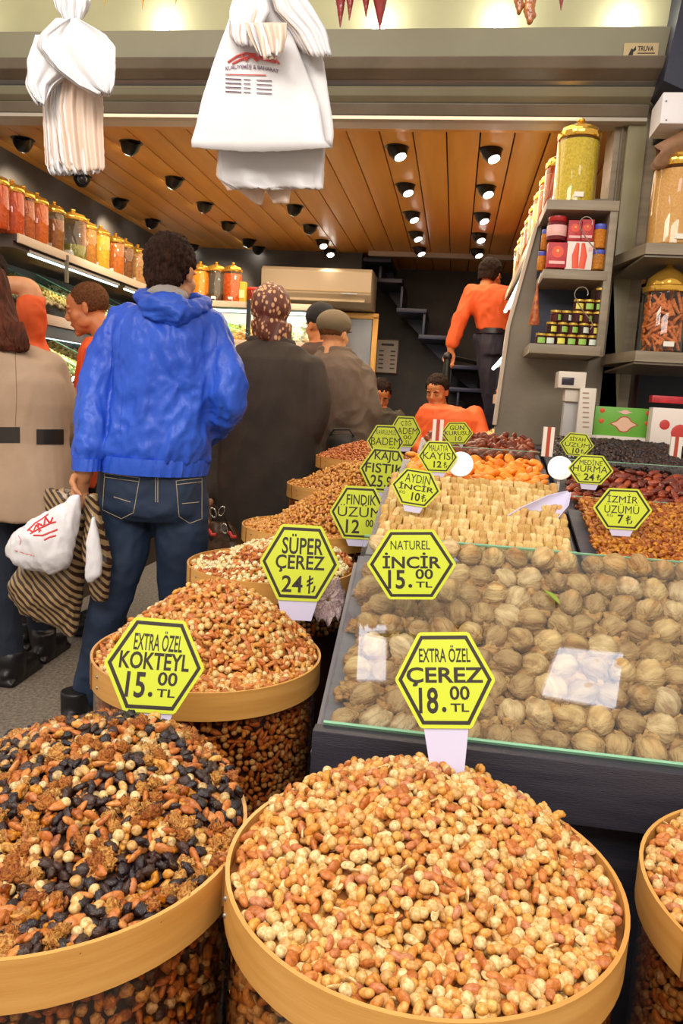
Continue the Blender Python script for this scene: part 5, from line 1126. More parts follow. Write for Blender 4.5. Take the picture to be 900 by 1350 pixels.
tj = bvh(jn_o); stm = mat('stitch_tan', 'B8A88C', .7)
for pts in ([(138, 624), (184, 630), (176, 676), (160, 684), (135, 672), (138, 624)], [(138, 629), (183, 635)], [(232, 634), (266, 630), (266, 684), (250, 690), (236, 681), (232, 634)], [(232, 639), (266, 635)], [(205, 622), (205, 662)], [(208, 622), (208, 662)], [(150, 655), (172, 662)], [(240, 664), (262, 662)]):
    stitch(tj, pts, .0013, stm, 'stitching', pb)
tjk = bvh(bpy.data.objects['jacket'])
for pts in ([(160, 428), (156, 470), (162, 520), (158, 570)], [(286, 432), (285, 480), (284, 520)]):
    stitch(tjk, pts, .0010, mat('seam_blue', '2852C8', .6), 'seam', pb)
# ======== bags in his hand
def bagform(name, S, Y, label, m, cat, vox=.007, fn=None, extra=None, grp=None):
    b = at((S[-1][0]+S[-1][1])/2, S[-1][2], Y=Y); t = thing(name, b, label, cat, grp); g = G(); secs(g, S, Y, 1, 36)
    if extra: extra(g)
    o = remesh(g, 'bag_skin', m, t, vox, 2, fn); return t, o
whbag = mat('white_carrier', 'F0EEF4', .32, bump=.15, bscale=40, sub=.1); 
bt, bo = bagform('plastic_bag', [(97, 104, 652, .012), (84, 105, 664, .025), (60, 104, 678, .04), (36, 102, 692, .055), (18, 100, 706, .065), (9, 97, 722, .065), (8, 92, 736, .06), (30, 86, 748, .045), (60, 76, 756, .02)], 2.28, 'white plastic carrier bag with red print hanging from his hand', whbag, 'bag',
                 fn=lambda p: folds(.007, 13, 4, 1.4, 1, .5)(p))
tb_ = bvh(bo); redi = mat('red_ink', 'D8363A', .5)
for pts in ([(36, 700), (46, 690), (56, 684), (64, 678)], [(40, 704), (52, 697), (66, 690), (74, 688)], [(52, 702), (50, 690), (58, 694), (60, 682), (66, 690), (70, 682)], [(44, 706), (56, 706), (66, 702), (76, 698)], [(58, 712), (66, 708), (74, 706)], [(38, 698), (44, 702), (48, 692), (54, 700)]):
    stitch(tb_, pts, .0035, redi, 'red_print', bt, -.001)
for pts in ([(24, 706), (28, 712), (26, 718)], [(20, 726), (45, 733)]): stitch(tb_, pts, .0012, redi, 'red_print', bt)
strip_b = bpy.data.materials.new('striped_foil'); strip_b.use_nodes = True; nt = strip_b.node_tree; b_ = nt.nodes['Principled BSDF']; b_.inputs['Roughness'].default_value = .28; b_.inputs['Specular IOR Level'].default_value = .7
tc = nt.nodes.new('ShaderNodeTexCoord'); mp = nt.nodes.new('ShaderNodeMapping'); mp.inputs['Rotation'].default_value = (0, .75, 0); wv = nt.nodes.new('ShaderNodeTexWave'); wv.inputs['Scale'].default_value = 16; wv.inputs['Distortion'].default_value = .4
cr = nt.nodes.new('ShaderNodeValToRGB'); cr.color_ramp.elements[0].color = (*lin('3E2A22'), 1); cr.color_ramp.elements[1].color = (*lin('A88C64'), 1); cr.color_ramp.elements[0].position = .45; cr.color_ramp.elements[1].position = .55
nt.links.new(tc.outputs['Object'], mp.inputs[0]); nt.links.new(mp.outputs[0], wv.inputs[0]); nt.links.new(wv.outputs['Fac'], cr.inputs[0]); nt.links.new(cr.outputs[0], b_.inputs['Base Color'])
bagform('striped_bag', [(60, 112, 645, .02), (58, 118, 658, .03), (60, 118, 675, .03), (80, 114, 692, .04), (62, 112, 715, .05), (30, 110, 742, .06), (12, 108, 770, .065), (10, 106, 792, .06), (28, 104, 808, .05), (60, 101, 822, .035), (88, 98, 838, .015)], 2.38, 'large brown and beige diagonally striped bag behind the white carrier bag', strip_b, 'bag', fn=lambda p: folds(.010, 9, 14, 1.2, 1, .8)(p))
bagform('striped_bag', [(116, 128, 650, .02), (112, 132, 680, .03), (110, 140, 710, .035), (112, 146, 740, .035), (116, 147, 765, .03), (124, 140, 792, .015)], 2.33, 'narrow brown striped bag hanging at the right against his jeans', strip_b, 'bag', fn=lambda p: folds(.008, 12, 24, 1.2, 1, .6)(p))
bagform('plastic_bag', [(120, 126, 680, .012), (116, 130, 705, .02), (113, 134, 735, .022), (113, 134, 758, .02), (114, 124, 768, .01)], 2.27, 'plain white bag squeezed between the two striped bags', whbag, 'bag', fn=lambda p: folds(.004, 14, 34, 1.2, 1, .4)(p))
# ======== woman in the beige coat, left edge
Yw = 2.8
pw2 = thing('person', (at(20, 880, Y=Yw).x, Yw, 0), 'person in a beige belted coat with long brown hair, cut by the left edge', 'person')
coat = mat('beige_coat', 'B89C84', .75, col2='A88C74', scale=5, bump=.1, bscale=90); frw = hframe(at(-20, 385, Y=Yw), .1, 0, 0, .95)
S_w = [(-42, 20, 446, .07), (-66, 56, 458, .10), (-78, 78, 476, .125), (-76, 86, 500, .14), (-68, 89, 530, .145), (-58, 88, 560, .135), (-56, 87, 580, .13), (-62, 91, 610, .15), (-68, 95, 645, .165), (-74, 97, 680, .175)]
legsw = [[(5, 665, Yw, .085), (2, 740, Yw, .075), (6, 800, Yw-.02, .060), (14, 880, Yw-.03, .052)], [(55, 665, Yw+.1, .080), (55, 740, Yw+.2, .066), (52, 800, Yw+.25, .056), (56, 835, Yw+.28, .05)]]
armw = [[(-62, 480, Yw, .055), (-80, 540, Yw, .05), (-70, 600, Yw-.1, .04)], [(66, 486, Yw+.02, .058), (84, 530, Yw+.08, .052), (84, 575, Yw+.12, .045), (60, 600, Yw+.3, .04)]]
body_core(pw2, frw, S_w[1:], armw, legsw, Yw, skinm, .010)
g = G(); secs(g, S_w, Yw); 
for a in armw: limb(g, a, 1.15)
o = remesh(g, 'coat', coat, pw2, .009, 3, lambda p: folds(.005, 6, 6, 1, 1, .35)(p)); tw = bvh(o)
stitch(tw, [(20, 462), (22, 520), (20, 566)], .0015, mat('seam_beige', '8C7460', .7), 'back_seam', pw2)
blk = mat('belt_leather', '2C2622', .35)
def band(tree, xs, y0, y1, m, name, par, off=.004):
    R_ = []
    for x in xs:
        a, b = proj(tree, x, y0), proj(tree, x, y1)
        if a is None or b is None: continue
        R_.append([a-ray(x, y0)*off*.3, b-ray(x, y1)*off*.3, b+ray(x, y1)*off, a+ray(x, y0)*off])
    if len(R_) > 1: return G().rings(R_).build(name, m, par, smooth=False)
band(tw, np.linspace(-30, 26, 16), 563, 584, blk, 'belt_strap', pw2); band(tw, np.linspace(48, 84, 12), 566, 586, blk, 'belt_strap', pw2)
g = G(); [limb(g, l, 1.08) for l in legsw]; remesh(g, 'trousers', mat('dark_jeans', '1C2436', .75, bump=.1, bscale=200), pw2, .010, 3, folds(.004, 9, 2))
for l, sh in zip(legsw, (0, .28)):
    g = G(); shoe(g, V((at(l[-1][0]+2, l[-1][1]+25, Y=Yw+sh-.03).x, Yw+sh-.03, 0)), (-.05, 1), 1.02); limb(g, [(l[-1][0], l[-1][1]-12, l[-1][2], .062), (l[-1][0], l[-1][1]+8, l[-1][2], .055)]); remesh(g, 'boot', shoe_m, pw2, .009, 2)
g = G(); secs(g, [(-50, 2, 352, .06), (-58, 8, 372, .085), (-60, 13, 395, .10), (-58, 20, 420, .10, -.02), (-54, 30, 440, .085, -.05), (-44, 38, 454, .06, -.08), (-34, 33, 463, .03, -.09)], Yw)
o = remesh(g, 'hair', mat('hair_auburn', '5E3020', .7, spec=.15, col2='3A1C12', scale=60, bump=.7, bscale=90, stretch=(1, 1, .12)), pw2, .008, 2, lambda p: .006*noise.noise(V((p.x*60, p.y*60, p.z*5)))); 
g = G()
for k in range(7):
    x = 14+k*3.6; g.tube([at(x-8, 425, Y=Yw-.10), at(x, 448, Y=Yw-.12), at(x+3, 466-abs(k-4)*1.5, Y=Yw-.12)], [.010, .008, .001], 7)
remesh(g, 'hair_strands', MATS['hair_auburn'], pw2, .004, 1)
# ======== orange shirt with the raised arm
Yr = 3.2; pr2 = thing('person', (at(15, 850, Y=Yr).x, Yr, 0), 'person in an orange shirt behind the beige coat, arm raised across the face', 'person')
frr = hframe(at(-16, 366, Y=Yr), .6, 0, 0, .95); S_r = [(-20, 50, 440, .10), (-34, 62, 460, .12), (-34, 62, 520, .13), (-30, 60, 600, .13), (-30, 60, 660, .14)]
ra = [(38, 452, Yr, .062), (42, 425, Yr-.02, .060), (42, 396, Yr-.04, .056), (36, 379, Yr-.06, .046), (8, 375, Yr-.10, .040), (-22, 372, Yr-.12, .034)]
lr = [[(0, 650, Yr, .085), (0, 740, Yr, .07), (0, 850, Yr, .05)], [(40, 650, Yr, .085), (40, 740, Yr, .07), (40, 850, Yr, .05)]]
body_core(pr2, frr, S_r, [[(p[0], p[1], p[2], p[3]*1.25) for p in ra]], lr, Yr, skinm, .009, [(at(-22, 372, Y=Yr-.12), (-1, 0, .1), (0, 1, 0), .95, .4, 1)])
g = G(); secs(g, S_r, Yr); limb(g, ra[:2]+[(42, 402, Yr-.04, .056)], 1.12); remesh(g, 'shirt', orange, pr2, .009, 3, folds(.007, 11, 4, 1, 1, .8)); hair_cap(pr2, frr, hair_d)
g = G(); [limb(g, l, 1.05) for l in lr]; g2 = mat('black_trousers', '1E1C20', .7); remesh(g, 'trousers', g2, pr2, .012, 2)
for x in (0, 40): g = G(); shoe(g, V((at(x, 850, Y=Yr).x, Yr-.02, 0)), (0, 1)); remesh(g, 'shoe', shoe_m, pr2, .009, 2)
# ======== young man in profile
Yp = 3.5; pp2 = thing('person', (at(140, 800, Y=Yp).x, Yp, 0), 'person in an orange shirt in left profile with cropped hair, looking down', 'person')
frp = hframe(at(116, 407, Y=Yp), pi/2+.12, .30, 0, .98)
S_p = [(118, 158, 446, .10), (112, 172, 462, .16), (110, 176, 490, .19), (106, 178, 525, .19), (106, 178, 570, .17), (108, 176, 640, .17)]
ap = [[(136, 468, Yp-.16, .062), (128, 500, Yp-.20, .055), (122, 524, Yp-.20, .046), (98, 520, Yp-.20, .036), (84, 522, Yp-.18, .030)], [(150, 468, Yp+.16, .06), (140, 520, Yp+.18, .05), (112, 545, Yp+.1, .04), (92, 548, Yp+.02, .032)]]
lp = [[(140, 640, Yp-.08, .085), (142, 720, Yp-.08, .068), (146, 820, Yp-.08, .05)], [(144, 640, Yp+.1, .085), (144, 720, Yp+.1, .068), (150, 815, Yp+.1, .05)]]
body_core(pp2, frp, S_p, [[(p[0], p[1], p[2], p[3]*1.25) for p in a] for a in ap], lp, Yp, skin_o, .006, [(at(86, 521, Y=Yp-.18), (-1, .1, -.15), (0, .2, -1), .9, .5, 1), (at(94, 548, Y=Yp+.02), (-1, 0, -.1), (0, 0, -1), .9, .5, -1)], neck=.17, nk=(.0, -.075))
face_bits(pp2, frp, hair_d, closed=True, lipc='A05038'); hair_cap(pp2, frp, mat('hair_cropped', '4A2C1A', .8, col2='6A452C', scale=120, bump=.3, bscale=300, spec=.1), thick=.003, amp=.001, back=-.03, nape=.3)
g = G(); secs(g, S_p, Yp); limb(g, [(p[0], p[1], p[2], p[3]) for p in ap[0][:3]], 1.12); limb(g, ap[1][:2], 1.12); remesh(g, 'shirt', orange, pp2, .009, 3, folds(.006, 10, 14, 1, 1, .6))
g = G(); [limb(g, l, 1.05) for l in lp]; remesh(g, 'trousers', g2, pp2, .012, 2)
g = G(); shoe(g, V((at(146, 830, Y=Yp-.08).x, Yp-.08, 0)), (-1, 0)); remesh(g, 'shoe', shoe_m, pp2, .009, 2); g = G(); shoe(g, V((at(150, 830, Y=Yp+.1).x, Yp+.1, 0)), (-1, 0)); remesh(g, 'shoe', shoe_m, pp2, .009, 2)
# ======== woman in the headscarf
Yh = 3.75; ph = thing('person', (at(350, 770, Y=Yh).x, Yh, 0), 'person seen from behind in a patterned brown headscarf and long dark coat', 'person')
frh = hframe(at(357, 412, Y=Yh), -.05, 0, 0, .95); S_h = [(338, 380, 446, .08), (314, 402, 458, .11), (298, 416, 474, .14), (292, 420, 500, .155), (290, 420, 540, .16), (287, 422, 590, .165), (282, 424, 650, .18), (278, 426, 720, .195), (274, 430, 790, .21), (272, 432, 822, .215)]
ah = [[(306, 484, Yh, .066), (290, 530, Yh, .062), (282, 585, Yh-.03, .056), (276, 650, Yh-.10, .045)], [(412, 486, Yh, .066), (420, 530, Yh-.04, .06), (410, 575, Yh-.02, .052), (385, 590, Yh+.15, .045)]]
lh = [[(330, 780, Yh, .09), (330, 840, Yh, .05)], [(375, 780, Yh, .09), (375, 840, Yh, .05)]]
lh = [[(x, 740, Yh, .09), (x, 845, Yh, .05)] for x in (330, 375)]
body_core(ph, frh, S_h[1:], [ah[0]+[(273, 662, Yh-.12, .045)], ah[1]], lh, Yh, skinm, .009, [(at(273, 662, Y=Yh-.12), (-.05, -.1, -1), (1, -.2, 0), .95, .7, 1)])
dcoat = mat('dark_coat', '3A2F28', .8, col2='2C2420', scale=6, bump=.15, bscale=120)
g = G(); secs(g, S_h, Yh); [limb(g, a, 1.1) for a in ah]; remesh(g, 'coat', dcoat, ph, .010, 3, folds(.007, 5, 4, 1, 1, .35))
g = G(); R_ = []
for j, (z, k) in enumerate(((0, 1.0), (.03, 1.02), (.055, .96))):
    c = at(357, 456, Y=Yh)+V((0, 0, z)); R_.append([c+V((.125*k*cos(a), .085*k*sin(a), -.02*abs(cos(a)))) for a in np.linspace(0, 2*pi, 37)[:-1]])
g.rings(R_); remesh(g, 'collar', dcoat, ph, .009, 2, folds(.004, 12, 3))
scarf = mat('scarf_print', 'D2A27C', .5, col2='5E2E24', scale=46, kind='voronoi', bump=.1, ramp=(.30, .42), stretch=(1, 1, .7))
g = G(); f_, M_, s_ = frh; g.ball(f_(0, -.012, .032), (.098, .112, .112), n=28, m=18); secs(g, [(332, 384, 425, .10), (334, 383, 440, .095), (337, 382, 452, .09), (340, 379, 458, .08)], Yh); g.ball(f_(.0, -.10, -.09), (.035, .03, .06))
remesh(g, 'headscarf', scarf, ph, .007, 4, lambda p: folds(.007, 14, 7, 1, 1, .35)(p))
for x in (330, 375): g = G(); shoe(g, V((at(x, 840, Y=Yh).x, Yh, 0)), (0, 1)); remesh(g, 'shoe', shoe_m, ph, .01, 2)
# handbag
q = at(292, 730, Y=3.52); hb = thing('handbag', q, 'brown leather handbag with silver buckles and red trim in her hand', 'handbag'); leather = mat('bag_leather', '5A4028', .35, col2='46301E', scale=8, bump=.2, bscale=60)
g = G(); secs(g, [(278, 306, 688, .03), (272, 314, 700, .045), (266, 322, 718, .055), (262, 330, 745, .06)], 3.55); remesh(g, 'bag_body', leather, hb, .008, 2, folds(.004, 14, 3))
for pts in ([(273, 668), (268, 680), (272, 700), (280, 712)], [(280, 664), (290, 672), (298, 688), (306, 704)]): G().tube([at(x, y, Y=3.50) for x, y in pts], .010, 8, flat=.3).build('handle', mat('handle_dark', '2A1A16', .35), hb)
for x, y, r_ in ((281, 676, .4), (292, 674, -.4), (296, 697, .3)):
    c = at(x, y, Y=3.47); G().tube([c+V((.014*cos(a)*cos(r_)-.024*sin(a)*sin(r_), 0, .014*cos(a)*sin(r_)+.024*sin(a)*cos(r_))) for a in np.linspace(0, 2*pi, 17)], .0035, 6, ref=(0, 1, 0)).build('buckle', mat('chrome', 'D8D8D8', .2, metal=1), hb)
for x, y in ((281, 702), (308, 705)): G().tube([at(x-6, y-4, Y=3.47), at(x-2, y+3, Y=3.46), at(x+4, y+3, Y=3.46)], .009, 8).build('red_trim', mat('red_leather', 'D0342C', .35), hb)
# ======== man in the flat cap
Yc = 4.25; pc = thing('person', (at(442, 700, Y=Yc).x, Yc, 0), 'person seen from behind in a grey-brown jacket and an olive cap', 'person')
frc = hframe(at(440, 441, Y=Yc), -.35, 0, 0, .98); S_c = [(424, 462, 462, .08), (408, 476, 472, .12), (396, 486, 488, .145), (392, 490, 520, .155), (391, 492, 570, .16), (392, 493, 640, .165)]
ac_ = [[(402, 494, Yc, .062), (394, 540, Yc-.02, .056), (404, 580, Yc+.1, .045)], [(478, 496, Yc, .064), (488, 545, Yc-.02, .058), (478, 590, Yc+.1, .045)]]; lc = [[(x, 640, Yc, .09), (x, 720, Yc, .07), (x, 805, Yc, .05)] for x in (422, 462)]
body_core(pc, frc, S_c[1:], ac_, lc, Yc, skinm, .009)
gj = mat('taupe_jacket', '6A574A', .7, col2='5A4A40', scale=6, bump=.15, bscale=80); g = G(); secs(g, S_c, Yc); [limb(g, a, 1.1) for a in ac_]; remesh(g, 'jacket', gj, pc, .010, 3, lambda p: folds(.010, 7, 9, 1, 1, .6)(p))
g = G(); c = at(441, 463, Y=Yc); g.rings([[c+V((.10*k*cos(a), .08*k*sin(a), z)) for a in np.linspace(0, 2*pi, 33)[:-1]] for z, k in ((-.03, 1.1), (.0, 1.0), (.025, .93))]); remesh(g, 'collar', gj, pc, .009, 2)
f_, M_, s_ = frc; capm = mat('olive_cap', '6A5C46', .8, bump=.2, bscale=150); g = G(); g.ball(f_(0, -.008, .058), (.094, .112, .078), rot=M_, n=28, m=16); g.tube([f_(0, 0, .035), f_(0, 0, .065)], [.093, .095], 24)
g.rings([[V(f_(.06*cos(a), .095+.05*sin(a), z)) for a in np.linspace(0, pi, 14)] for z in (.022, .030)]); remesh(g, 'cap', capm, pc, .007, 2); hair_cap(pc, frc, mat('hair_cropped'), thick=.001, amp=.001, back=-.012, nape=.3)
g = G(); [limb(g, l, 1.05) for l in lc]; remesh(g, 'trousers', g2, pc, .012, 2)
for x in (422, 462): g = G(); shoe(g, V((at(x, 800, Y=Yc).x, Yc, 0)), (0, 1)); remesh(g, 'shoe', shoe_m, pc, .01, 2)
q = at(448, 592, Y=Yc-.2); sb = thing('shoulder_bag', q, 'small dark shoulder bag against the taupe jacket', 'bag'); g = G(); secs(g, [(434, 468, 572, .03), (430, 470, 580, .045), (428, 474, 606, .05)], Yc-.22); remesh(g, 'bag_body', mat('bag_black', '2A2624', .5), sb, .009, 2)
G().tube([at(434, 574, Y=Yc-.24), at(440, 566, Y=Yc-.25), at(460, 566, Y=Yc-.25), at(467, 575, Y=Yc-.24)], .006, 8).build('handle', MATS['bag_black'], sb)
# ======== man in the black beanie
Yk = 4.75; pk = thing('person', (at(435, 700, Y=Yk).x, Yk, 0), 'person in a black knitted hat mostly hidden behind the olive cap', 'person')
frk = hframe(at(421, 430, Y=Yk), .75, .05, 0, .98); S_k = [(404, 446, 452, .08), (396, 466, 462, .12), (390, 474, 480, .14), (392, 474, 520, .15), (394, 472, 620, .15)]; lk = [[(x, 610, Yk, .085), (x, 760, Yk, .05)] for x in (415, 450)]
body_core(pk, frk, S_k, [], lk, Yk, skin_o, .009); face_bits(pk, frk, hair_d); g = G(); secs(g, S_k, Yk, 1.06); remesh(g, 'jacket', mat('brown_jacket', '4A3228', .7, bump=.1), pk, .011, 3, folds(.006, 8, 3))
f_, M_, s_ = frk; g = G(); g.ball(f_(0, -.012, .062), (.090, .110, .085), rot=M_, n=24, m=14); g.tube([f_(0, -.006, .035), f_(0, -.01, .065)], [.091, .093], 24); remesh(g, 'knitted_hat', mat('black_knit', '1C1B20', .9, bump=.5, bscale=180), pk, .008, 2)
g = G(); [limb(g, l, 1.05) for l in lk]; remesh(g, 'trousers', g2, pk, .012, 2)
# ======== seated men
for (nm, lb, Yq, hx, hy, yaw, pit, S_q, shm, sk, arm) in (
    ('person', 'person in a dark jacket sitting at the back, head bowed', 5.5, 501, 521, pi+.25, .5, [(488, 514, 537, .08), (481, 524, 545, .12), (478, 529, 560, .13), (480, 527, 600, .14), (482, 524, 640, .15)], mat('dark_green_jacket', '3A3428', .7, bump=.1), skin_o, [[(486, 552, 5.5, .06), (482, 585, 5.35, .05), (500, 598, 5.2, .04)], [(524, 552, 5.5, .06), (530, 585, 5.35, .05), (510, 598, 5.2, .04)]]),
    ('person', 'person in an orange shirt sitting at the back behind the apricot signs', 5.3, 576, 516, pi-.35, .35, [(562, 598, 533, .08), (554, 620, 540, .13), (549, 634, 552, .15), (550, 632, 600, .15), (552, 628, 640, .15)], orange, skin_o, [[(560, 552, 5.3, .062), (552, 590, 5.2, .055), (580, 600, 5.0, .045)], [(625, 548, 5.3, .062), (636, 585, 5.2, .055), (610, 600, 5.0, .045)]])):
    t = thing(nm, (at(hx, 600, Y=Yq).x, Yq, 0), lb, 'person'); fq = hframe(at(hx, hy, Y=Yq), yaw, pit, 0, .92)
    lq = [[(hx+s*16, 636, Yq, .085), (hx+s*18, 640, Yq-.4, .07), (hx+s*18, 740, Yq-.42, .05)] for s in (-1, 1)]
    body_core(t, fq, S_q, arm, lq, Yq, sk, .008, [(at(a[-1][0], a[-1][1], Y=a[-1][2]), (0, -1, -.2), (0, 0, -1), .9, .4, 1) for a in arm])
    face_bits(t, fq, hair_d, closed=True); hair_cap(t, fq, hair_d, thick=.010, back=-.05)
    g = G(); secs(g, S_q, Yq, 1.04); [limb(g, a, 1.1) for a in arm]; remesh(g, 'shirt' if shm == orange else 'jacket', shm, t, .011, 3, folds(.007, 9, 5))
    g = G(); [limb(g, l, 1.05) for l in lq]; remesh(g, 'trousers', g2, t, .013, 2)
    bx = at(hx, 640, Y=Yq); st_ = thing('stool', (bx.x, Yq, 0), 'low dark stool under the %s at the back' % ('man in the dark jacket' if 'dark' in lb else 'seated orange-shirted man'), 'stool')
    B('seat', black_m, (bx.x, Yq, bx.z-.12), (.36, .36, .03), st_, bevel=.005)
    for sx in (-1, 1):
        for sy in (-1, 1): B('leg', black_m, (bx.x+sx*.15, Yq+sy*.15, (bx.z-.13)/2), (.03, .03, bx.z-.13), st_)
# ======== man on the stairs
Ys = 5.75; ps = thing('person', (at(650, 560, Y=Ys).x, Ys, .8), 'person in an orange shirt seen from behind climbing the stairs at the back', 'person')
frs = hframe(at(646, 364, Y=Ys+.12), -.5, .25, 0, .98); S_s = [(626, 672, 377, .09), (616, 684, 386, .13), (618, 684, 400, .15), (624, 680, 420, .145), (628, 674, 437, .13)]
as_ = [[(622, 388, Ys, .066), (608, 418, Ys-.04, .056), (598, 446, Ys-.04, .046), (594, 460, Ys-.04, .034)], [(678, 390, Ys, .066), (688, 425, Ys+.05, .056), (684, 448, Ys-.1, .046), (680, 460, Ys-.2, .034)]]
ls_ = [[(640, 448, Ys, .092), (646, 500, Ys, .075), (650, 560, Ys+.1, .055)], [(662, 448, Ys, .092), (662, 510, Ys, .072), (664, 585, Ys, .055)]]
body_core(ps, frs, S_s[1:]+[(628, 674, 455, .12)], [[(p[0], p[1], p[2], p[3]*1.2) for p in a] for a in as_], ls_, Ys, skin_o, .008, [(at(594, 462, Y=Ys-.04), (.1, 0, -1), (-.3, -.6, 0), .95, .7, 1)])
hair_cap(ps, frs, hair_d, thick=.012, back=-.06); g = G(); secs(g, S_s, Ys, 1.03); limb(g, as_[0][:3]+[(596, 453, Ys-.04, .044)], 1.08); limb(g, as_[1][:3], 1.08); remesh(g, 'shirt', orange, ps, .010, 3, folds(.010, 8, 5, 1, 1, .7))
g = G(); secs(g, [(628, 674, 440, .12), (627, 674, 455, .13), (629, 674, 470, .12)], Ys); [limb(g, l, 1.04) for l in ls_]; remesh(g, 'trousers', mat('dark_denim', '2A2634', .7, bump=.1), ps, .010, 3, folds(.006, 9, 5))
c = at(651, 438, Y=Ys); G().rings([[c+V((.138*cos(a), .137*sin(a), z)) for a in np.linspace(0, 2*pi, 37)[:-1]] for z in (-.018, .018)]).build('belt', mat('belt_pale', '2A2226', .3), ps)
for l in ls_: g = G(); q = at(l[-1][0], l[-1][1], Y=l[-1][2]); shoe(g, q-V((0, 0, .08)), (-.4, 1)); remesh(g, 'shoe', shoe_m, ps, .01, 2)
# ---------------------------------------------------------------- hanging carrier bag bundles
film = mat('bag_film', 'D9D8DC', .32, bump=.08, bscale=30, spec=.4)
film_warm_lit = mat('bag_film_warm_lit', 'D8BFAE', .35, bump=.08, bscale=30)  # copy of the white film with warm light put into its colour
def sheet(rows, Y, folds_n, amp, seed, m, par, name='bag', ny=26, nx=44, th=.0022, rag=0, sag=0):
    """one folded bag of the bundle: rows (x left, x right, y) in photo pixels; waves run down the sheet"""
    rnd = random.Random(seed); ph = [rnd.uniform(0, 6.28) for _ in range(6)]; top, bot = rows[0][2], rows[-1][2]; front, back = [], []
    for j in range(ny+1):
        v = j/ny; y = top+(bot-top)*v
        for a, b in zip(rows, rows[1:]):
            if a[2] <= y <= b[2]+1e-6: k = (y-a[2])/(b[2]-a[2]); xl_, xr_ = a[0]+(b[0]-a[0])*k, a[1]+(b[1]-a[1])*k; break
        r_ = []
        for i in range(nx+1):
            u = i/nx; wv_ = amp*(.35+.65*v)*(sin(folds_n*2*pi*u+ph[0]+.8*sin(3*v+ph[1]))+.5*sin(folds_n*4.3*u+ph[2]))
            yy = y+(rag*(rnd.random()-.5)+sag*sin(pi*u) if j == ny else 0); xx = xl_+(xr_-xl_)*u+(rag*.25*(rnd.random()-.5) if i in (0, nx) else 0)
            r_.append(at(xx, yy, Y=Y+wv_))
        front.append(r_)
    vs = [p for r in front for p in r]; n = nx+1; fs = [(j*n+i, j*n+i+1, (j+1)*n+i+1, (j+1)*n+i) for j in range(ny) for i in range(nx)]
    g = G(); g.add(vs, fs); o = g.build(name, m, par, auto=0); s = o.modifiers.new('s', 'SOLIDIFY'); s.thickness = th; s.offset = 0; return o
Yg = 1.75
hbq = at(345, 0, Y=Yg); bb = thing('carrier_bag_bundle', hbq, 'big fanned bundle of white carrier bags with printed front, hanging over the entrance', 'bag bundle')
# small bags with warm light in their film colour at the very bottom, then the pale ones, then the big printed front bag
sheet([(300, 330, 170), (304, 352, 243), (338, 345, 270)], Yg+.10, 1, .004, 1, film_warm_lit, bb)
sheet([(330, 384, 170), (345, 384, 240), (360, 381, 268)], Yg+.09, 1, .004, 2, film_warm_lit, bb)
for k in range(3): sheet([(290+k, 430, 150), (288, 428, 190), (285+k*3, 427-k*2, 232+k*3), (300+k*6, 426, 250-k)], Yg+.07-.010*k, 2, .006, 5+k, film if k else film_warm_lit, bb, rag=3)
for k in range(12):   # the layers of the thick stack, fanned to the right
    d_ = k*.0055; e = k/11
    sheet([(318+8*e, 352+30*e, -25), (300+16*e, 382+34*e, 30), (282+22*e, 398+28*e, 80), (266+14*e, 424+10*e, 130), (256+6*e, 436+4*e, 175), (254+26*e, 438, 190+4*sin(k*2)+2*e)], Yg+.06-d_, 3, .006, 20+k, film, bb, rag=4 if k % 2 else 2, sag=-3 if k > 6 else 4)
fb = sheet([(326, 352, -25), (308, 372, 20), (296, 386, 48), (284, 402, 90), (268, 420, 135), (252, 428, 186), (253, 436, 194)], Yg-.02, 1.2, .010, 77, film, bb, rag=1, sag=6)
# handle loops fanned at the top
for k in range(8):
    e = k/7; sheet([(330-14*e, 346-2*e, -30), (304-2*e, 350+6*e, 15), (302+e*4, 330+10*e, 46), (310+3*e, 322+14*e, 54+6*e)], Yg-.03-.004*k, 3, .005, 60+k, film if k % 3 else film_warm_lit, bb, ny=14, nx=22, rag=3)
    sheet([(350+2*e, 372+10*e, -30), (356+10*e, 398+16*e, 12), (380+14*e, 418+12*e, 40), (398+14*e, 432+5*e, 68+6*e)], Yg-.02-.004*k, 3, .005, 80+k, film if k % 3 else film_warm_lit, bb, ny=14, nx=22, rag=4)
for k in range(5): sheet([(322+6*k, 362+4*k, 30), (328+6*k, 366+3*k, 48), (340+4*k, 356+4*k, 78-abs(k-2)*4)], Yg-.07-.004*k, 2, .005, 110+k, film if k % 2 else film_warm_lit, bb, ny=10, nx=18, rag=2)
G().tube([at(345, -30, Y=Yg), at(345, -30, Y=Yg)+V((0, 0, .5))], .004, 8).build('cord', white_m, bb)
tf = bvh(fb)
def printed(tree, s, x0, y0, x1, y1, m, par, slope=0, arc=0, bold=.01, off=.004, name='printed_text'):
    A, F = text_mesh(s, bold); vs = []
    for p in A:
        x = x0+p[0]*(x1-x0); y = y1+(y0-y1)*p[1]+slope*p[0]+arc*(1-(2*p[0]-1)**2); d = ray(x, y).normalized(); h = tree.ray_cast(CO, d); q = h[0] if h[0] is not None else at(x, y, Y=Yg-.03); vs.append(q-d*off)
    return G().add(vs, F).build(name, m, par, smooth=False)
ink_p = mat('ink_purple', '6A4A6A', .6); ink_r = mat('ink_red', 'E06464', .6)
printed(tf, 'KURUYEMİŞ & BAHARAT', 297, 86, 367, 94, ink_p, bb, slope=4, arc=-4, bold=.02)
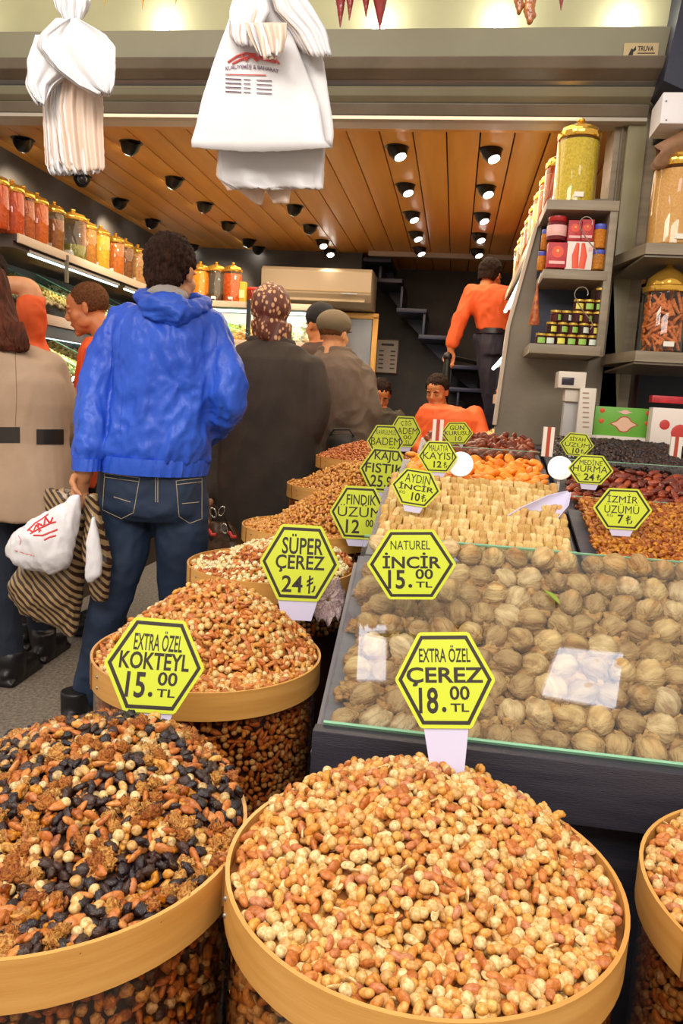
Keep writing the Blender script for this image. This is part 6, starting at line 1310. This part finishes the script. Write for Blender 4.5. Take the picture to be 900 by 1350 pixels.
# the small print is unreadable in the photograph: broken lines only
for i in range(5):
    y = 98+i*5.6; stitch(tf, [(297, y), (318 if i else 350, y+1)], .0011, ink_r if i == 0 else ink_p, 'small_print', bb, .004)
    if i: stitch(tf, [(321, y+1), (330, y+1.5)], .0009, ink_p, 'small_print', bb, .004); stitch(tf, [(338, y+2), (358, y+3)], .0009, ink_p, 'small_print', bb, .004)
for pts in ([(300, 82), (312, 74), (324, 70), (338, 72)], [(306, 84), (318, 78), (332, 74), (346, 78), (362, 82)], [(318, 72), (324, 80), (330, 72), (338, 80), (344, 72), (352, 80), (360, 76), (368, 84)]): stitch(tf, pts, .0022, ink_r, 'red_logo', bb, .004)
# left bundle, folded over in the middle
q = at(98, 0, Y=1.9); lb_ = thing('carrier_bag_bundle', q, 'slimmer bundle of plain white carrier bags hanging at the upper left', 'bag bundle'); Yl = 1.9
for k in range(10):
    e = k/9; sheet([(64+20*e, 96+34*e, 90), (56+22*e, 92+44*e, 140), (58+24*e, 94+42*e, 180), (60+26*e, 90+48*e, 216+8*sin(k*1.7)), (64+26*e, 88+48*e, 222+8*sin(k*1.7))], Yl+.05-.005*k, 4, .006, 200+k, film if k % 3 else film_warm_lit, lb_, rag=5)
for k in range(6): sheet([(46, 100+3*k, 46+k), (40-k, 110, 80), (33+k, 76-2*k, 112), (40+2*k, 62, 126+k), (48+2*k, 58, 138)], Yl-.00-.005*k, 2, .008, 230+k, film, lb_, rag=3, ny=16, nx=24)
for k in range(9):
    e = k/8; sheet([(74+2*k, 100+3*e, 24), (52+6*e, 130+10*e, 46), (48+6*e, 148+4*e, 62), (70+6*e, 152, 90), (100+4*e, 150, 112), (126+3*e, 145, 126-3*e)], Yl-.04-.006*k, 2, .010, 250+k, film, lb_, rag=4, ny=18, nx=28)
g = G(); c = at(96, 6, Y=Yl-.04)
for k in range(7):
    sheet([(72+k, 90, -20), (70+k*2, 120-k, -2), (74+k, 118-k, 12), (86, 106, 28)], Yl-.02-.010*k, 3, .006, 270+k, film, lb_, ny=10, nx=20, rag=3)
G().tube([at(97, 30, Y=Yl), at(96, -30, Y=Yl), at(96, -30, Y=Yl)+V((0, 0, .4))], .008, 8).build('cord', white_m, lb_)
q = at(108, 236, Y=Yl+.03); G().ball(q, .012, n=10, m=8).build('spot_tip', black_m, lb_)  # black ball in place of a ceiling spot tip below the bags
# ---------------------------------------------------------------- dried peppers and nut strings
pepm = mat('dried_pepper', '8E1418', .15, col2='6A0E14', scale=20, bump=.3, bscale=30, spec=.8, coat=.5); yelp = mat('dried_yellow', 'C89A1E', .2, bump=.2)
def pepper(x, y0, y1, w_, label, m=pepm, lean=0, Y=1.85):
    P = [at(x+lean*k+1.5*sin(3*k), y0+(y1-y0)*k, Y=Y) for k in np.linspace(0, 1, 8)]; r = w_*Y/2000
    t = thing('dried_pepper', P[-1], label, 'pepper', None); G().tube(P, [r*.5, r*.9, r, r*.95, r*.8, r*.55, r*.3, r*.08], 12).build('flesh', m, t)
    G().tube([P[0], P[0]+V((0, 0, .05))], [.004, .002], 6).build('stalk', mat('stalk_green', '6A6A2A', .6), t)
for x, y0, y1, w_, ln, lb in ((446, -50, 36, 17, 2, 'long red dried pepper, left end of the pepper string'), (460, -50, 27, 14, 0, 'thin red dried pepper, second on the string'), (479, -50, 22, 15, 3, 'short red dried pepper in the middle of the string'), (499, -50, 38, 22, 1, 'broad dark red dried pepper, right end of the pepper string'), (737, -50, 14, 12, 2, 'small red dried pepper hanging right of the nut strings')): pepper(x, y0, y1, w_, lb, lean=ln)
for x, y1, lb in ((137, 8, 'left one of three'), (187, 12, 'middle one of three'), (231, 7, 'right one of three')): pepper(x, -30, y1, 5, 'yellow tip hanging from above between the bag bundles, '+lb, yelp)
nstr = mat('nut_string', '8A4420', .2, col2='C8803A', scale=60, bump=.5, bscale=60, spec=.8, coat=.4)
for x, y1, w_, lb in ((684, 20, 13, 'glossy brown nut string, left of the pair'), (698, 33, 16, 'glossy brown nut string, right of the pair')):
    t = thing('nut_string', at(x, y1, Y=1.85), lb, 'nut string'); g = G()
    for k in range(12):
        yy = y1-6-k*6.5; g.ball(at(x+1.2*sin(k*2), yy, Y=1.85), (w_*.00085*(.55 if k == 0 else 1), .012, .009), n=10, m=8)
    remesh(g, 'coating', nstr, t, .003, 1); G().tube([at(x, -70, Y=1.85), at(x, -70, Y=1.85)+V((0, 0, .4))], .002, 6).build('thread', white_m, t)
G().tube([at(430, -60, Y=1.87), at(760, -50, Y=1.87)], .006, 8).build('hanging_rail', steel)
tag(bpy.data.objects['hanging_rail'], 'thin steel rail above the photo carrying the peppers and nut strings', 'rail')
